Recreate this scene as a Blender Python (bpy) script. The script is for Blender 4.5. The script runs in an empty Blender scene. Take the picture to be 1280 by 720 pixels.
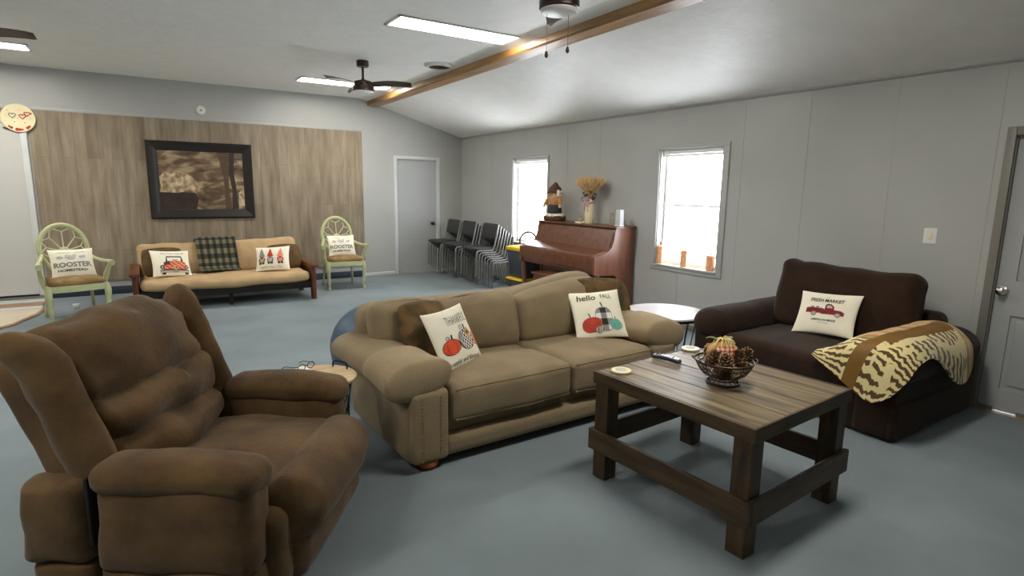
import bpy, math, random
from mathutils import Vector, Matrix, noise

random.seed(7)
S = bpy.context.scene
COL = S.collection
PI = math.pi

# ------------------------------------------------------------------ camera, sky, exposure
cd = bpy.data.cameras.new('camera')
cam = bpy.data.objects.new('camera', cd)
COL.objects.link(cam)
cd.sensor_width = 36.0
cd.lens = 716.434 / 1280 * 36
cd.clip_start = 0.05
yaw, pitch, roll = math.radians(-32.588), math.radians(9.774), math.radians(0.827)
D = Vector((-math.sin(yaw) * math.cos(pitch), math.cos(yaw) * math.cos(pitch), -math.sin(pitch)))
rt = Vector((math.cos(yaw), math.sin(yaw), 0))
up = rt.cross(D)
R_ = math.cos(roll) * rt + math.sin(roll) * up
U_ = -math.sin(roll) * rt + math.cos(roll) * up
m3 = Matrix((R_, U_, -D)).transposed()
cam.matrix_world = Matrix.Translation((-5.089, -9.773, 1.544)) @ m3.to_4x4()
S.camera = cam

w = bpy.data.worlds.new('daylight')
S.world = w
w.use_nodes = True
w.node_tree.nodes['Background'].inputs[0].default_value = (0.95, 0.98, 1.0, 1)
w.node_tree.nodes['Background'].inputs[1].default_value = 5.8
LAMP = 13.5            # strength of the ceiling light panels

S.view_settings.view_transform = 'Standard'
S.view_settings.look = 'None'
S.view_settings.gamma = 1.0
S.view_settings.use_curve_mapping = False
S.view_settings.exposure = 1.52
try:
    S.cycles.max_bounces = 8
    S.cycles.diffuse_bounces = 5
    S.cycles.use_denoising = True
    S.cycles.sample_clamp_indirect = 6.0
except Exception:
    pass

# ------------------------------------------------------------------ materials
def srgb(r, g, b):
    f = lambda c: (c / 12.92 if c <= 0.04045 else ((c + 0.055) / 1.055) ** 2.4)
    return (f(r / 255), f(g / 255), f(b / 255), 1)

def nd(nt, kind, **kw):
    n = nt.nodes.new(kind)
    for k, v in kw.items():
        if hasattr(n, k):
            setattr(n, k, v)
        else:
            n.inputs[k.replace('_', ' ')].default_value = v
    return n

def ramp(nt, stops):
    n = nt.nodes.new('ShaderNodeValToRGB')
    e = n.color_ramp.elements
    while len(e) < len(stops):
        e.new(0.5)
    for el, (p, c) in zip(e, stops):
        el.position = p
        el.color = c
    return n

def mat(name, col, rough=0.8, var=0.0, scale=8.0, bump=0.0, bscale=60.0, metal=0.0, stretch=(1, 1, 1), col2=None,
        detail=5.0, sheen=0.0, spec=0.5, coat=0.0, bdist=0.01, lo=0.35, hi=0.65):
    m = bpy.data.materials.new(name)
    m.use_nodes = True
    nt = m.node_tree
    b = nt.nodes['Principled BSDF']
    b.inputs['Base Color'].default_value = col
    b.inputs['Roughness'].default_value = rough
    b.inputs['Metallic'].default_value = metal
    b.inputs['Specular IOR Level'].default_value = spec
    b.inputs['Sheen Weight'].default_value = sheen
    b.inputs['Coat Weight'].default_value = coat
    if var or col2 or bump:
        tc = nt.nodes.new('ShaderNodeTexCoord')
        mp = nd(nt, 'ShaderNodeMapping')
        mp.inputs['Scale'].default_value = stretch
        nt.links.new(tc.outputs['Object'], mp.inputs['Vector'])
    if var or col2:
        n = nd(nt, 'ShaderNodeTexNoise')
        n.inputs['Scale'].default_value = scale
        n.inputs['Detail'].default_value = detail
        nt.links.new(mp.outputs[0], n.inputs['Vector'])
        if col2 is None:
            col2 = tuple(c * (1 - var) for c in col[:3]) + (1,)
            c1 = tuple(min(1, c * (1 + var)) for c in col[:3]) + (1,)
        else:
            c1 = col
        rp = ramp(nt, [(lo, col2), (hi, c1)])
        nt.links.new(n.outputs[0], rp.inputs[0])
        nt.links.new(rp.outputs[0], b.inputs['Base Color'])
    if bump:
        n2 = nd(nt, 'ShaderNodeTexNoise')
        n2.inputs['Scale'].default_value = bscale
        n2.inputs['Detail'].default_value = 4
        nt.links.new(mp.outputs[0], n2.inputs['Vector'])
        bp = nd(nt, 'ShaderNodeBump')
        bp.inputs['Strength'].default_value = bump
        bp.inputs['Distance'].default_value = bdist
        nt.links.new(n2.outputs[0], bp.inputs['Height'])
        nt.links.new(bp.outputs[0], b.inputs['Normal'])
    return m

def emit(name, col, s):
    m = bpy.data.materials.new(name)
    m.use_nodes = True
    b = m.node_tree.nodes['Principled BSDF']
    b.inputs['Base Color'].default_value = col
    b.inputs['Emission Color'].default_value = col
    b.inputs['Emission Strength'].default_value = s
    return m

def wood(name, dark, light, axis, rough=0.45, freq=9.0, bump=0.15, spec=0.4, along=0.6):
    """long streaks along one axis of the object"""
    st = [freq, freq, freq]
    st[axis] = along
    return mat(name, light, rough, scale=3.0, stretch=tuple(st), col2=dark, detail=8, bump=bump, bscale=6, spec=spec, lo=0.3, hi=0.7)

M = {}
M['wall'] = mat('wall_paint', srgb(176, 177, 174), 0.3, var=0.03, scale=1.5, bump=0.08, bscale=40, spec=0.4)
M['ceiling'] = mat('ceiling_texture', srgb(244, 242, 238), 0.5, var=0.02, scale=5, bump=0.4, bscale=11, bdist=0.012, spec=0.3)
M['door'] = mat('door_paint', srgb(170, 172, 172), 0.4, var=0.02, scale=2, spec=0.4)
M['doorw'] = mat('door_white_paint', srgb(198, 198, 194), 0.45, var=0.02, scale=2)
M['trim'] = mat('trim_paint', srgb(205, 208, 208), 0.4, var=0.02, scale=3)
M['winframe'] = mat('window_frame_grey_paint', srgb(172, 174, 171), 0.45, var=0.02, scale=3)
M['trimgrey'] = mat('trim_grey_paint', srgb(122, 119, 111), 0.45, var=0.03, scale=3)
M['navy'] = mat('navy_base_shade', srgb(48, 56, 72), 0.5, var=0.1, scale=5)  # colour of the shade strip along the far wall base
M['carpet'] = mat('blue_grey_carpet', srgb(126, 137, 142), 0.95, var=0.10, scale=1.4, bump=0.5, bscale=180, bdist=0.006, spec=0.1)
M['beam'] = wood('beam_wood', srgb(122, 86, 46), srgb(180, 134, 78), 1, rough=0.35, freq=6, along=0.5, spec=0.5)
M['tan'] = mat('tan_chenille', srgb(140, 123, 96), 0.9, var=0.10, scale=5, bump=0.35, bscale=120, sheen=0.1, spec=0.2)
M['tan_cap'] = mat('tan_arm_cover', srgb(156, 137, 107), 0.9, var=0.08, scale=5, bump=0.35, bscale=120, sheen=0.1, spec=0.2)
M['brass'] = mat('nailhead_brass', srgb(190, 150, 84), 0.35, metal=0.9)
M['bun'] = mat('bun_foot_wood', srgb(170, 96, 44), 0.4, var=0.15, scale=12)
M['micro'] = mat('brown_microfiber', srgb(92, 71, 46), 0.9, var=0.30, scale=5.5, bump=0.3, bscale=45, sheen=0.12, spec=0.15)
M['blackgap'] = mat('black_base_and_gap_shade', srgb(22, 20, 20), 0.9, var=0.1)  # black of plinth and slats; also the shade in door gap and recliner slit
M['choc'] = mat('chocolate_slipcover', srgb(50, 36, 27), 0.95, var=0.14, scale=7, bump=0.3, bscale=70, sheen=0.1, spec=0.1)
M['tabletop'] = wood('weathered_table_top', srgb(66, 56, 42), srgb(146, 128, 98), 1, rough=0.5, freq=9, along=0.8)
M['stain'] = wood('dark_stained_pine', srgb(44, 33, 21), srgb(84, 64, 40), 2, rough=0.55, freq=8, along=1.2)
M['stainx'] = wood('dark_stained_board', srgb(48, 37, 24), srgb(88, 68, 44), 0, rough=0.55, freq=8, along=1.2)
M['stainy'] = wood('dark_stained_plank', srgb(48, 37, 24), srgb(88, 68, 44), 1, rough=0.55, freq=8, along=1.2)
M['piano'] = wood('piano_walnut', srgb(86, 49, 29), srgb(118, 71, 45), 1, rough=0.3, freq=5, along=0.5, spec=0.6, bump=0.03)
M['pianoz'] = wood('piano_side_walnut', srgb(94, 56, 39), srgb(124, 78, 57), 2, rough=0.3, freq=5, along=0.7, spec=0.6, bump=0.03)
M['steel'] = mat('grey_tube_steel', srgb(138, 139, 137), 0.35, metal=0.5, var=0.05)
M['blackvinyl'] = mat('black_vinyl', srgb(42, 42, 44), 0.5, var=0.1, scale=10, spec=0.5)
M['wire'] = mat('black_wire', srgb(28, 26, 26), 0.45, metal=0.4)
M['bronze'] = mat('bronze_metal', srgb(74, 64, 56), 0.35, metal=0.75)
M['bronzewire'] = mat('bronze_bowl_wire', srgb(80, 62, 48), 0.4, metal=0.7)
M['chrome'] = mat('satin_nickel', srgb(200, 196, 188), 0.2, metal=1.0)
M['white'] = mat('white_plastic', srgb(228, 228, 222), 0.45, var=0.02)
M['cream'] = mat('cream_canvas', srgb(246, 240, 220), 0.9, var=0.03, scale=4, bump=0.2, bscale=200, spec=0.15)
M['creamc'] = mat('cream_ceramic', srgb(232, 220, 178), 0.4, var=0.04)
M['p_black'] = mat('print_black', srgb(48, 45, 44), 0.9, var=0.1)
M['p_grey'] = mat('print_grey', srgb(142, 141, 134), 0.9, var=0.1)
M['p_lgrey'] = mat('print_light_grey', srgb(188, 186, 174), 0.9, var=0.1)
M['p_red'] = mat('print_red', srgb(186, 66, 48), 0.9, var=0.15, scale=20)
M['p_orange'] = mat('print_orange', srgb(228, 84, 46), 0.9, var=0.12, scale=20)
M['p_dkred'] = mat('print_maroon', srgb(132, 30, 42), 0.9, var=0.15, scale=20)
M['p_teal'] = mat('print_teal', srgb(112, 182, 168), 0.9, var=0.12, scale=20)
M['p_coral'] = mat('print_coral', srgb(232, 140, 112), 0.9, var=0.1, scale=20)
M['p_purple'] = mat('print_mauve', srgb(126, 98, 112), 0.9, var=0.1)
M['p_tan'] = mat('print_tan', srgb(204, 168, 112), 0.9, var=0.1)
M['p_white'] = mat('print_white', srgb(240, 236, 224), 0.9, var=0.02)
M['p_brown'] = mat('print_brown', srgb(92, 58, 50), 0.9, var=0.1)
M['brownpillow'] = mat('dark_brown_pillow', srgb(96, 76, 52), 0.9, var=0.2, scale=12, bump=0.2, bscale=60, spec=0.15)
M['floralpillow'] = mat('rust_olive_floral', srgb(114, 90, 60), 0.9, scale=9, col2=srgb(78, 68, 48), detail=6, bump=0.2, bscale=80, spec=0.15, lo=0.42, hi=0.6)
M['webcream'] = mat('cream_tracery_paint', srgb(212, 208, 176), 0.5, var=0.05, scale=9)
M['green'] = mat('sage_green_paint', srgb(184, 188, 144), 0.5, var=0.07, scale=9)
M['seatpad'] = mat('mottled_brown_seat', srgb(150, 122, 76), 0.85, scale=9, col2=srgb(112, 86, 50), bump=0.2, bscale=60)
M['futon'] = mat('beige_futon_cover', srgb(188, 160, 122), 0.9, var=0.07, scale=5, bump=0.35, bscale=9, bdist=0.03, spec=0.15)
M['cherry'] = wood('cherry_futon_arm', srgb(76, 40, 22), srgb(112, 62, 36), 2, rough=0.35, freq=7)
M['cherryy'] = wood('cherry_futon_rail', srgb(76, 40, 22), srgb(112, 62, 36), 1, rough=0.35, freq=7)
M['frameblk'] = mat('black_picture_frame', srgb(34, 30, 28), 0.35, var=0.1, scale=20)
M['framegold'] = mat('frame_gilt_edge', srgb(150, 118, 72), 0.4, metal=0.4)
M['ball'] = mat('blue_vinyl_ball', srgb(66, 92, 116), 0.45, var=0.05, scale=3)
M['paleoak'] = wood('pale_wood_tray', srgb(182, 152, 110), srgb(214, 188, 146), 0, rough=0.5, freq=10)
M['whitetop'] = mat('white_marble_top', srgb(236, 232, 234), 0.25, var=0.03, scale=6, spec=0.5)
M['toteblk'] = mat('dark_tote_plastic', srgb(58, 64, 72), 0.5, var=0.05)
M['yellow'] = mat('yellow_tote_lid', srgb(226, 192, 40), 0.45, var=0.05)
M['cone'] = mat('pine_cone_brown', srgb(112, 84, 60), 0.85, var=0.4, scale=30)
M['conetip'] = mat('pine_cone_tip', srgb(176, 142, 106), 0.85, var=0.2, scale=30)
M['straw'] = mat('wheat_straw', srgb(206, 174, 122), 0.85, var=0.2, scale=30)
M['leafgreen'] = mat('green_leaf', srgb(108, 124, 70), 0.7, var=0.2, scale=20)
M['raffia'] = mat('yellow_raffia', srgb(232, 210, 148), 0.8, var=0.1, scale=20)
M['tanfabric'] = mat('tan_fabric_pumpkin', srgb(206, 164, 104), 0.9, var=0.1, scale=14, bump=0.2, bscale=90)
M['orangeglass'] = mat('orange_ceramic', srgb(240, 176, 132), 0.35, var=0.12, scale=40)
M['skin'] = mat('muslin_doll', srgb(222, 194, 156), 0.9, var=0.08, scale=20)
M['rust'] = mat('rust_cloth', srgb(188, 136, 92), 0.9, var=0.2, scale=30)
M['charcoal'] = mat('charcoal_felt', srgb(58, 54, 54), 0.95, var=0.1, scale=30)
M['pink'] = mat('dusty_pink_ribbon', srgb(212, 172, 182), 0.7, var=0.1, scale=20)
M['brownleaf'] = mat('brown_dried_leaf', srgb(92, 64, 46), 0.9, var=0.3, scale=30)
M['tile'] = mat('beige_entry_tile', srgb(214, 200, 178), 0.4, var=0.06, scale=4)
M['woodstrip'] = mat('oak_threshold', srgb(158, 126, 98), 0.5, var=0.15, scale=10)
M['acrylic'] = mat('frosted_box', srgb(200, 206, 212), 0.2, var=0.02)
M['greybox'] = mat('grey_photo_block', srgb(150, 147, 138), 0.6, var=0.15, scale=20)
M['remote'] = mat('dark_remote_plastic', srgb(40, 40, 46), 0.35, var=0.05)
M['silver'] = mat('silver_plastic', srgb(190, 190, 198), 0.3, metal=0.4)
M['lens'] = mat('fan_frosted_lens', srgb(235, 235, 232), 0.35, var=0.01)
M['panel_on'] = emit('light_panel_lens', (1.0, 0.955, 0.86, 1), LAMP)
M['blind'] = mat('blind_white', srgb(240, 238, 236), 0.5, var=0.01)

def glass():
    m = bpy.data.materials.new('window_glass')
    m.use_nodes = True
    nt = m.node_tree
    nt.nodes.clear()
    o = nt.nodes.new('ShaderNodeOutputMaterial')
    t = nt.nodes.new('ShaderNodeBsdfTransparent')
    t.inputs[0].default_value = (0.97, 0.98, 1, 1)
    g = nt.nodes.new('ShaderNodeBsdfGlossy')
    g.inputs['Roughness'].default_value = 0.02
    mx = nt.nodes.new('ShaderNodeMixShader')
    mx.inputs[0].default_value = 0.05
    nt.links.new(t.outputs[0], mx.inputs[1])
    nt.links.new(g.outputs[0], mx.inputs[2])
    nt.links.new(mx.outputs[0], o.inputs[0])
    return m
M['glass'] = glass()

def plank_mat():
    """weathered vertical planks on the accent wall: plank columns on X, offset butt joints on Z"""
    m = bpy.data.materials.new('weathered_plank_panel')
    m.use_nodes = True
    nt = m.node_tree
    b = nt.nodes['Principled BSDF']
    b.inputs['Roughness'].default_value = 0.55
    tc = nt.nodes.new('ShaderNodeTexCoord')
    sep = nt.nodes.new('ShaderNodeSeparateXYZ')
    nt.links.new(tc.outputs['Object'], sep.inputs[0])
    cmb = nt.nodes.new('ShaderNodeCombineXYZ')
    nt.links.new(sep.outputs['Z'], cmb.inputs['X'])
    nt.links.new(sep.outputs['X'], cmb.inputs['Y'])
    br = nt.nodes.new('ShaderNodeTexBrick')
    br.inputs['Color1'].default_value = srgb(138, 124, 105)
    br.inputs['Color2'].default_value = srgb(154, 140, 120)
    br.inputs['Mortar'].default_value = srgb(124, 111, 94)
    br.inputs['Scale'].default_value = 1.0
    br.inputs['Mortar Size'].default_value = 0.0025
    br.inputs['Brick Width'].default_value = 1.25
    br.inputs['Row Height'].default_value = 0.135
    nt.links.new(cmb.outputs[0], br.inputs['Vector'])
    mp = nt.nodes.new('ShaderNodeMapping')
    mp.inputs['Scale'].default_value = (6, 1, 0.9)
    nt.links.new(tc.outputs['Object'], mp.inputs[0])
    n = nd(nt, 'ShaderNodeTexNoise')
    n.inputs['Scale'].default_value = 2.2
    n.inputs['Detail'].default_value = 8
    nt.links.new(mp.outputs[0], n.inputs['Vector'])
    rp = ramp(nt, [(0.28, (0.58, 0.55, 0.5, 1)), (0.72, (1.2, 1.2, 1.2, 1))])
    nt.links.new(n.outputs[0], rp.inputs[0])
    mx = nt.nodes.new('ShaderNodeMix')
    mx.data_type = 'RGBA'
    mx.blend_type = 'MULTIPLY'
    mx.inputs[0].default_value = 0.85
    nt.links.new(br.outputs[0], mx.inputs[6])
    nt.links.new(rp.outputs[0], mx.inputs[7])
    nt.links.new(mx.outputs[2], b.inputs['Base Color'])
    return m
M['planks'] = plank_mat()

def art_mat():
    """a plain sepia view: cloudy sky, dark water edge, darker tree trunks on one side"""
    m = bpy.data.materials.new('sepia_landscape_print')
    m.use_nodes = True
    nt = m.node_tree
    b = nt.nodes['Principled BSDF']
    b.inputs['Roughness'].default_value = 0.35
    tc = nt.nodes.new('ShaderNodeTexCoord')
    mp = nt.nodes.new('ShaderNodeMapping')
    mp.inputs['Scale'].default_value = (1.6, 1, 4.2)
    nt.links.new(tc.outputs['Object'], mp.inputs[0])
    n = nd(nt, 'ShaderNodeTexNoise')
    n.inputs['Scale'].default_value = 2.4
    n.inputs['Detail'].default_value = 8
    n.inputs['Distortion'].default_value = 0.6
    nt.links.new(mp.outputs[0], n.inputs['Vector'])
    rp = ramp(nt, [(0.32, srgb(62, 48, 38)), (0.5, srgb(112, 91, 70)), (0.70, srgb(186, 166, 134))])
    nt.links.new(n.outputs[0], rp.inputs[0])
    nt.links.new(rp.outputs[0], b.inputs['Base Color'])
    return m
M['art'] = art_mat()
M['a_dark'] = mat('print_dark_sepia', srgb(52, 40, 32), 0.4, var=0.25, scale=8)
M['a_mid'] = mat('print_mid_sepia', srgb(84, 64, 46), 0.4, var=0.25, scale=10)
M['a_light'] = mat('print_light_sepia', srgb(216, 196, 160), 0.4, scale=14, col2=srgb(132, 106, 78), detail=8)

def plaid_mat():
    m = bpy.data.materials.new('green_black_plaid')
    m.use_nodes = True
    nt = m.node_tree
    b = nt.nodes['Principled BSDF']
    b.inputs['Roughness'].default_value = 0.95
    uv = nt.nodes.new('ShaderNodeTexCoord')
    sep = nt.nodes.new('ShaderNodeSeparateXYZ')
    nt.links.new(uv.outputs['UV'], sep.inputs[0])
    outs = []
    for ax, k in (('X', 6.0), ('Y', 9.0)):
        mu = nt.nodes.new('ShaderNodeMath'); mu.operation = 'MULTIPLY'; mu.inputs[1].default_value = k
        fr = nt.nodes.new('ShaderNodeMath'); fr.operation = 'FRACT'
        gt = nt.nodes.new('ShaderNodeMath'); gt.operation = 'GREATER_THAN'; gt.inputs[1].default_value = 0.5
        nt.links.new(sep.outputs[ax], mu.inputs[0]); nt.links.new(mu.outputs[0], fr.inputs[0]); nt.links.new(fr.outputs[0], gt.inputs[0])
        outs.append(gt)
    ad = nt.nodes.new('ShaderNodeMath'); ad.operation = 'ADD'
    nt.links.new(outs[0].outputs[0], ad.inputs[0]); nt.links.new(outs[1].outputs[0], ad.inputs[1])
    ml = nt.nodes.new('ShaderNodeMath'); ml.operation = 'MULTIPLY'; ml.inputs[1].default_value = 0.5
    nt.links.new(ad.outputs[0], ml.inputs[0])
    rp = ramp(nt, [(0.0, srgb(108, 107, 84)), (0.5, srgb(58, 58, 44)), (1.0, srgb(26, 24, 21))])
    rp.color_ramp.interpolation = 'CONSTANT'
    rp.color_ramp.elements[1].position = 0.4
    rp.color_ramp.elements[2].position = 0.9
    nt.links.new(ml.outputs[0], rp.inputs[0])
    nt.links.new(rp.outputs[0], b.inputs['Base Color'])
    return m
M['plaid'] = plaid_mat()

def tiger_mat(name, ground, stripe, scale, thr, dist=4.0, rot=0.0):
    m = bpy.data.materials.new(name)
    m.use_nodes = True
    nt = m.node_tree
    b = nt.nodes['Principled BSDF']
    b.inputs['Roughness'].default_value = 0.95
    b.inputs['Sheen Weight'].default_value = 0.3
    uv = nt.nodes.new('ShaderNodeTexCoord')
    mp = nt.nodes.new('ShaderNodeMapping')
    mp.inputs['Rotation'].default_value = (0, 0, rot)
    nt.links.new(uv.outputs['UV'], mp.inputs[0])
    wv = nt.nodes.new('ShaderNodeTexWave')
    wv.inputs['Scale'].default_value = scale
    wv.inputs['Distortion'].default_value = dist
    wv.inputs['Detail'].default_value = 2.5
    wv.inputs['Detail Scale'].default_value = 1.6
    nt.links.new(mp.outputs[0], wv.inputs['Vector'])
    rp = ramp(nt, [(thr, stripe), (thr + 0.14, ground)])
    n = nd(nt, 'ShaderNodeTexNoise')
    n.inputs['Scale'].default_value = 7.0
    n.inputs['Detail'].default_value = 1.0
    nt.links.new(uv.outputs['UV'], n.inputs['Vector'])
    mr = nt.nodes.new('ShaderNodeMapRange')
    mr.inputs['From Min'].default_value = 0.50
    mr.inputs['From Max'].default_value = 0.64
    nt.links.new(n.outputs[0], mr.inputs['Value'])
    mxm = nt.nodes.new('ShaderNodeMath')
    mxm.operation = 'MAXIMUM'
    nt.links.new(wv.outputs[0], mxm.inputs[0])
    nt.links.new(mr.outputs[0], mxm.inputs[1])
    nt.links.new(mxm.outputs[0], rp.inputs[0])
    nt.links.new(rp.outputs[0], b.inputs['Base Color'])
    return m
M['tiger'] = tiger_mat('cream_tiger_stripe', srgb(228, 210, 152), srgb(88, 62, 30), 7.5, 0.40, 5.0)
M['tigertan'] = tiger_mat('tan_streaked_plush', srgb(206, 166, 104), srgb(168, 122, 66), 4.0, 0.3, 3.0)
M['satin'] = mat('brown_satin_band', srgb(126, 90, 36), 0.5, var=0.08, scale=8, spec=0.4)

# ------------------------------------------------------------------ mesh helpers
class MB:
    def __init__(self):
        self.v, self.f, self.mi, self.uv = [], [], [], {}

    def add(self, vs, fs, mi=0, X=None, uvs=None):
        o = len(self.v)
        for p in vs:
            p = Vector(p)
            self.v.append(X @ p if X is not None else p)
        if uvs:
            for k, t in enumerate(uvs):
                self.uv[o + k] = t
        for f in fs:
            self.f.append([i + o for i in f])
            self.mi.append(mi)
        return self

    def box(self, x0, x1, y0, y1, z0, z1, mi=0, X=None, b=0.0):
        if b > 0:
            c = ((x0 + x1) / 2, (y0 + y1) / 2, (z0 + z1) / 2)
            return self.rbox(c, (abs(x1 - x0) / 2, abs(y1 - y0) / 2, abs(z1 - z0) / 2), (b, b, b), m=1, q=1, mi=mi, X=X)
        vs = [(x, y, z) for z in (z0, z1) for y in (y0, y1) for x in (x0, x1)]
        fs = [(0, 2, 3, 1), (4, 5, 7, 6), (0, 1, 5, 4), (2, 6, 7, 3), (0, 4, 6, 2), (1, 3, 7, 5)]
        return self.add(vs, fs, mi, X)

    def rbox(self, c, h, r, m=3, q=6, mi=0, X=None, fn=None):
        """rounded box: centre c, half sizes h, corner radii r per axis, q cells on the flat part; fn bends it"""
        if not isinstance(q, tuple):
            q = (q, q, q)
        r = tuple(min(r[a], h[a] * 0.999) for a in range(3))
        ax = []
        for a in range(3):
            t = []
            for i in range(m):
                t.append(-h[a] + r[a] * (1 - math.cos(PI / 2 * i / m)) if False else -h[a] + r[a] * i / m)
            for i in range(q[a] + 1):
                t.append(-h[a] + r[a] + (2 * h[a] - 2 * r[a]) * i / q[a])
            for i in range(1, m + 1):
                t.append(h[a] - r[a] + r[a] * i / m)
            ax.append(t)
        n = [len(t) - 1 for t in ax]
        idx, vs, fs = {}, [], []

        def vert(i, j, k):
            key = (i, j, k)
            if key not in idx:
                p = [ax[0][i], ax[1][j], ax[2][k]]
                inner = [max(-(h[a] - r[a]), min(h[a] - r[a], p[a])) for a in range(3)]
                d = [(p[a] - inner[a]) / r[a] if r[a] > 1e-9 else 0 for a in range(3)]
                mx = max(abs(x) for x in d)
                if mx > 0:
                    d = [math.tan(x * PI / 4) for x in d]
                    mx = max(abs(x) for x in d)
                    L = math.sqrt(sum(x * x for x in d))
                    p = [inner[a] + d[a] / L * mx * r[a] for a in range(3)]
                p = Vector(p)
                if fn:
                    p = Vector(fn(p))
                idx[key] = len(vs)
                vs.append(p + Vector(c))
            return idx[key]
        for a in range(3):
            b_, c_ = (a + 1) % 3, (a + 2) % 3
            for side in (0, n[a]):
                for j in range(n[b_]):
                    for k in range(n[c_]):
                        qd = []
                        for (jj, kk) in ((j, k), (j + 1, k), (j + 1, k + 1), (j, k + 1)):
                            t = [0, 0, 0]
                            t[a], t[b_], t[c_] = side, jj, kk
                            qd.append(vert(*t))
                        fs.append(qd if side else qd[::-1])
        return self.add(vs, fs, mi, X)

    def tube(self, pts, r, n=8, closed=False, mi=0, X=None, cap=True):
        pts = [Vector(p) for p in pts]
        rs = r if isinstance(r, (list, tuple)) else [r] * len(pts)
        N = len(pts)
        vs, fs = [], []
        ref = None
        for i, p in enumerate(pts):
            a = pts[(i - 1) % N] if (closed or i > 0) else p
            b = pts[(i + 1) % N] if (closed or i < N - 1) else p
            t = (b - a).normalized()
            if ref is None:
                ref = Vector((0, 0, 1)) if abs(t.z) < 0.9 else Vector((1, 0, 0))
            u = (ref - t * ref.dot(t)).normalized()
            ref = u
            v = t.cross(u)
            for k in range(n):
                th = 2 * PI * k / n
                vs.append(p + (u * math.cos(th) + v * math.sin(th)) * rs[i])
        for i in range(N if closed else N - 1):
            for k in range(n):
                a, b = i * n, ((i + 1) % N) * n
                fs.append((a + k, a + (k + 1) % n, b + (k + 1) % n, b + k))
        if cap and not closed:
            fs.append(list(range(n))[::-1])
            fs.append([(N - 1) * n + k for k in range(n)])
        return self.add(vs, fs, mi, X)

    def lathe(self, prof, n=24, mi=0, X=None, a0=0.0, a1=2 * PI, fn=None):
        vs, fs = [], []
        full = abs(a1 - a0 - 2 * PI) < 1e-6
        cols = n if full else n + 1
        for (r, z) in prof:
            for k in range(cols):
                th = a0 + (a1 - a0) * k / n
                p = (r * math.cos(th), r * math.sin(th), z)
                vs.append(fn(p, th) if fn else p)
        for i in range(len(prof) - 1):
            for k in range(n):
                k2 = (k + 1) % cols
                fs.append((i * cols + k, i * cols + k2, (i + 1) * cols + k2, (i + 1) * cols + k))
        if full:
            if prof[0][0] > 1e-4:
                fs.append(list(range(cols))[::-1])
            if prof[-1][0] > 1e-4:
                fs.append([(len(prof) - 1) * cols + k for k in range(cols)])
        return self.add(vs, fs, mi, X)

    def prism(self, poly, a, b, axis=1, mi=0, X=None):
        """poly in the two other axes (in x,y,z order), extruded from a to b along axis"""
        def P(p, t):
            q = list(p)
            q.insert(axis, t)
            return q
        n = len(poly)
        vs = [P(p, a) for p in poly] + [P(p, b) for p in poly]
        fs = [list(range(n)), list(range(n, 2 * n))[::-1]]
        for i in range(n):
            fs.append((i, i + n, (i + 1) % n + n, (i + 1) % n))
        return self.add(vs, fs, mi, X)

    def sheet(self, grid, mi=0, X=None, thick=0.0, uvs=None, mf=None):
        """grid[i][j] of points -> surface; with thick it gets a back face offset along the normal"""
        ni, nj = len(grid), len(grid[0])
        vs = [Vector(p) for row in grid for p in row]
        uv = [(i / (ni - 1), j / (nj - 1)) for i in range(ni) for j in range(nj)]
        fs, ms = [], []
        for i in range(ni - 1):
            for j in range(nj - 1):
                fs.append((i * nj + j, (i + 1) * nj + j, (i + 1) * nj + j + 1, i * nj + j + 1))
                ms.append(mf((i + .5) / (ni - 1), (j + .5) / (nj - 1)) if mf else mi)
        if thick:
            nrm = [Vector((0, 0, 0)) for _ in vs]
            for f in fs:
                nn = (vs[f[2]] - vs[f[0]]).cross(vs[f[3]] - vs[f[1]])
                for k in f:
                    nrm[k] += nn
            o = len(vs)
            vs = vs + [vs[k] - nrm[k].normalized() * thick for k in range(o)]
            uv = uv + uv
            nf = len(fs)
            for q in range(nf):
                fs.append(tuple(k + o for k in fs[q][::-1]))
                ms.append(ms[q])
            rim = [i * nj for i in range(ni)] + [(ni - 1) * nj + j for j in range(1, nj)] + \
                  [i * nj + nj - 1 for i in range(ni - 2, -1, -1)] + [j for j in range(nj - 2, 0, -1)]
            for q in range(len(rim)):
                a, b = rim[q], rim[(q + 1) % len(rim)]
                fs.append((b, a, a + o, b + o))
                ms.append(mf(uv[a][0], uv[a][1]) if mf else mi)
        o = len(self.v)
        self.add(vs, fs, mi, X, uv)
        self.mi[-len(fs):] = ms
        return self

    def build(self, name, mats, parent=None, loc=None, rot=None, smooth=35):
        me = bpy.data.meshes.new(name)
        me.from_pydata([tuple(p) for p in self.v], [], self.f)
        for m in (mats if isinstance(mats, (list, tuple)) else [mats]):
            me.materials.append(M[m] if isinstance(m, str) else m)
        me.polygons.foreach_set('material_index', self.mi)
        if self.uv:
            ul = me.uv_layers.new(name='UVMap')
            for lp in me.loops:
                ul.data[lp.index].uv = self.uv.get(lp.vertex_index, (0, 0))
        me.update()
        import bmesh
        bm = bmesh.new()
        bm.from_mesh(me)
        bmesh.ops.recalc_face_normals(bm, faces=bm.faces)
        bm.to_mesh(me)
        bm.free()
        if smooth:
            me.polygons.foreach_set('use_smooth', [True] * len(me.polygons))
            try:
                me.set_sharp_from_angle(angle=math.radians(smooth))
            except Exception:
                pass
        o = bpy.data.objects.new(name, me)
        COL.objects.link(o)
        if parent:
            o.parent = parent
        if loc:
            o.location = loc
        if rot:
            o.rotation_euler = rot
        return o

def thing(name, label, cat, loc=(0, 0, 0), rz=0.0, group=None, matrix=None):
    o = bpy.data.objects.new(name, None)
    COL.objects.link(o)
    o.empty_display_size = 0.1
    if matrix is not None:
        o.matrix_world = matrix
    else:
        o.location = loc
        o.rotation_euler = (0, 0, rz)
    return tag(o, label, cat, group)

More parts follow.
